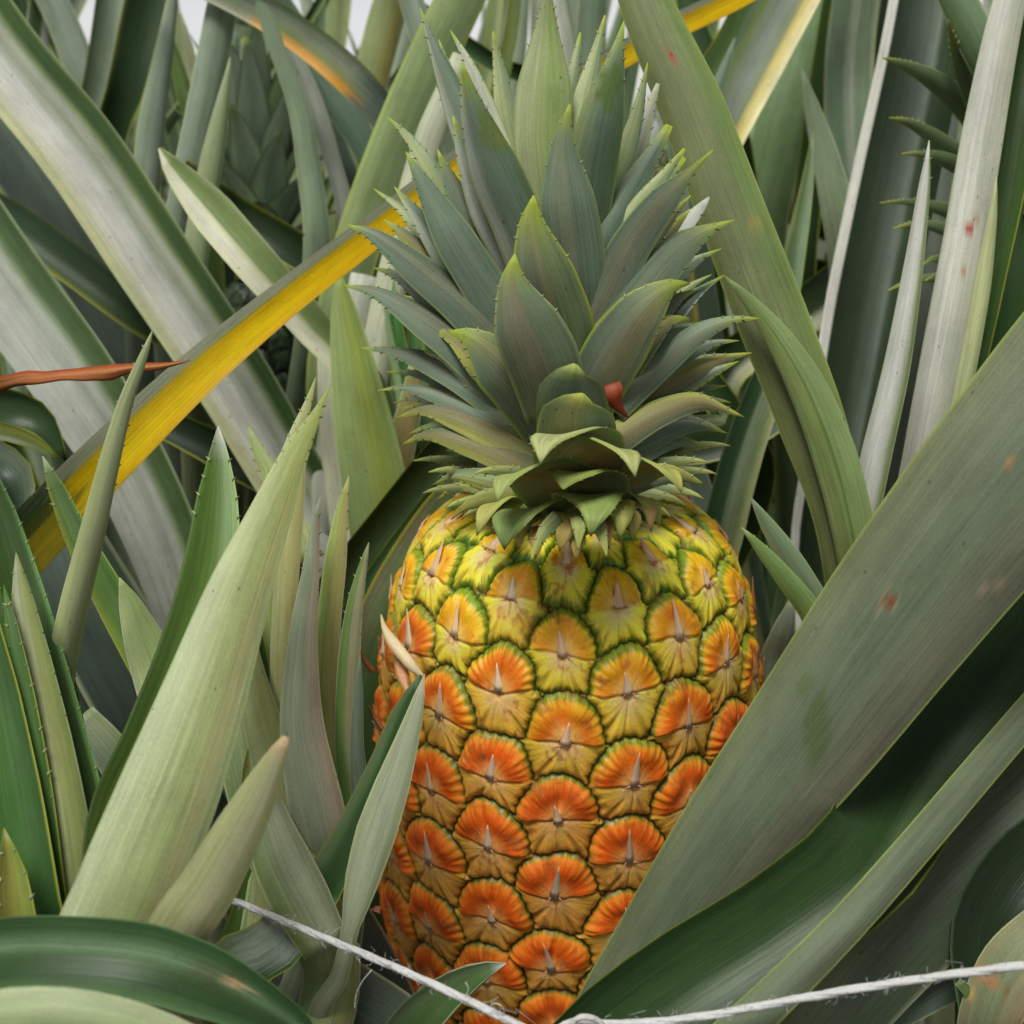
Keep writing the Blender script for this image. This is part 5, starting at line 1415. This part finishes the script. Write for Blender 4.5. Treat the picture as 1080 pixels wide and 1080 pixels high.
tw = empty('twine', tuple(P(560, 1085, .285)), 'white fuzzy twine stretched low in front of the fruit and leaves', 'twine')
V, Fc = twine_run([(60, 880, .40), (185, 926, .365), (240, 947, .345), (330, 984, .318), (430, 1026, .295), (520, 1068, .283), (575, 1096, .28)], tw)
link_mesh('strand', np.array(V), Fc, M_TWINE, tw)
V, Fc = twine_run([(575, 1098, .28), (600, 1079, .281), (640, 1080, .281), (720, 1075, .28), (850, 1052, .277), (960, 1034, .275), (1090, 1017, .273), (1250, 1000, .275), (1700, 960, .32), (2600, 930, .48)], tw)
link_mesh('strand', np.array(V), Fc, M_TWINE, tw)
# loose loops and a knot
V, Fc = [], []
for px in ([(392, 1023, .30), (383, 1034, .30), (376, 1048, .302), (374, 1064, .303)], [(516, 1062, .281), (522, 1058, .28), (530, 1062, .28), (531, 1070, .281), (526, 1066, .281)],
           [(491, 1052, .283), (494, 1042, .282), (491, 1036, .282)], [(600, 1083, .279), (612, 1073, .277), (628, 1075, .278), (636, 1084, .279), (622, 1090, .279), (606, 1086, .278)]):
    pts = [np.array(P(*q)) for q in px]
    P3, _, s = catmull(pts, [[1]] * len(pts), step=.0007, nmin=10)
    v, f = tube(P3, .00014 if px[0][0] < 590 else .0008, 6)
    link_mesh('knot' if px[0][0] > 590 else 'loose_fibre', np.array(v), f, M_TWINE, tw)

# ------------------------------------------------------------------ ground
gn = 140
gx = np.linspace(-1, 1, gn)
gx = np.sign(gx) * (np.abs(gx) ** 2.6) * 160
GX, GY = np.meshgrid(gx, gx)
GZ = 0.03 * (vnoise(GX * 7 + 300, GY * 7 + 300) - .5) * np.exp(-(GX**2 + GY**2) / 30) - 0.01
gv = np.stack([GX, GY, GZ], -1).reshape(-1, 3)
ii, jj = np.meshgrid(np.arange(gn - 1), np.arange(gn - 1), indexing='ij')
a = (ii * gn + jj).ravel()
g = link_mesh('ground', gv, np.stack([a, a + 1, a + gn + 1, a + gn], 1), M_SOIL)
g['kind'] = 'structure'

# ------------------------------------------------------------------ light
w = bpy.data.worlds.new('World')
SC.world = w
w.use_nodes = True
nt = w.node_tree
bg = nt.nodes['Background']
sky = nt.nodes.new('ShaderNodeTexSky')
sky.sky_type = 'NISHITA'
sky.sun_disc = False
SUN_EL, SUN_AZ = R(68), R(208)        # azimuth clockwise from +Y
sky.sun_elevation = SUN_EL
sky.sun_rotation = SUN_AZ
sky.dust_density = 4.0
hs = nt.nodes.new('ShaderNodeHueSaturation')
hs.inputs['Saturation'].default_value = 0.10
hs.inputs['Value'].default_value = 1.0
nt.links.new(sky.outputs[0], hs.inputs['Color'])
# overcast: bright haze low over the horizon, plain grey above
tcw = nt.nodes.new('ShaderNodeTexCoord')
sx = nt.nodes.new('ShaderNodeSeparateXYZ')
nt.links.new(tcw.outputs['Generated'], sx.inputs[0])
hz = math_node(nt, 'POWER', math_node(nt, 'SUBTRACT', 1.0, math_node(nt, 'ABSOLUTE', sx.outputs[2]), True), 7.0)
hz = math_node(nt, 'ADD', math_node(nt, 'MULTIPLY', hz, 12.0), 0.8)
vs = nt.nodes.new('ShaderNodeVectorMath')
vs.operation = 'SCALE'
nt.links.new(hs.outputs[0], vs.inputs[0])
nt.links.new(hz, vs.inputs['Scale'])
nt.links.new(vs.outputs[0], bg.inputs['Color'])
bg.inputs['Strength'].default_value = 0.05
ld = bpy.data.lights.new('sun', 'SUN')
ld.energy = 3.6
ld.angle = R(24)
ld.color = (1.0, 0.98, 0.94)
lo = bpy.data.objects.new('sun', ld)
COL.objects.link(lo)
dv = Vector((math.sin(SUN_AZ) * math.cos(SUN_EL), math.cos(SUN_AZ) * math.cos(SUN_EL), math.sin(SUN_EL)))
lo.rotation_euler = dv.to_track_quat('Z', 'Y').to_euler()

SC.render.engine = 'CYCLES'
SC.cycles.max_bounces = 8
SC.cycles.diffuse_bounces = 3
SC.cycles.use_denoising = True
SC.view_settings.view_transform = 'Standard'
SC.view_settings.look = 'None'
SC.view_settings.exposure = -0.36
SC.view_settings.gamma = 1.0
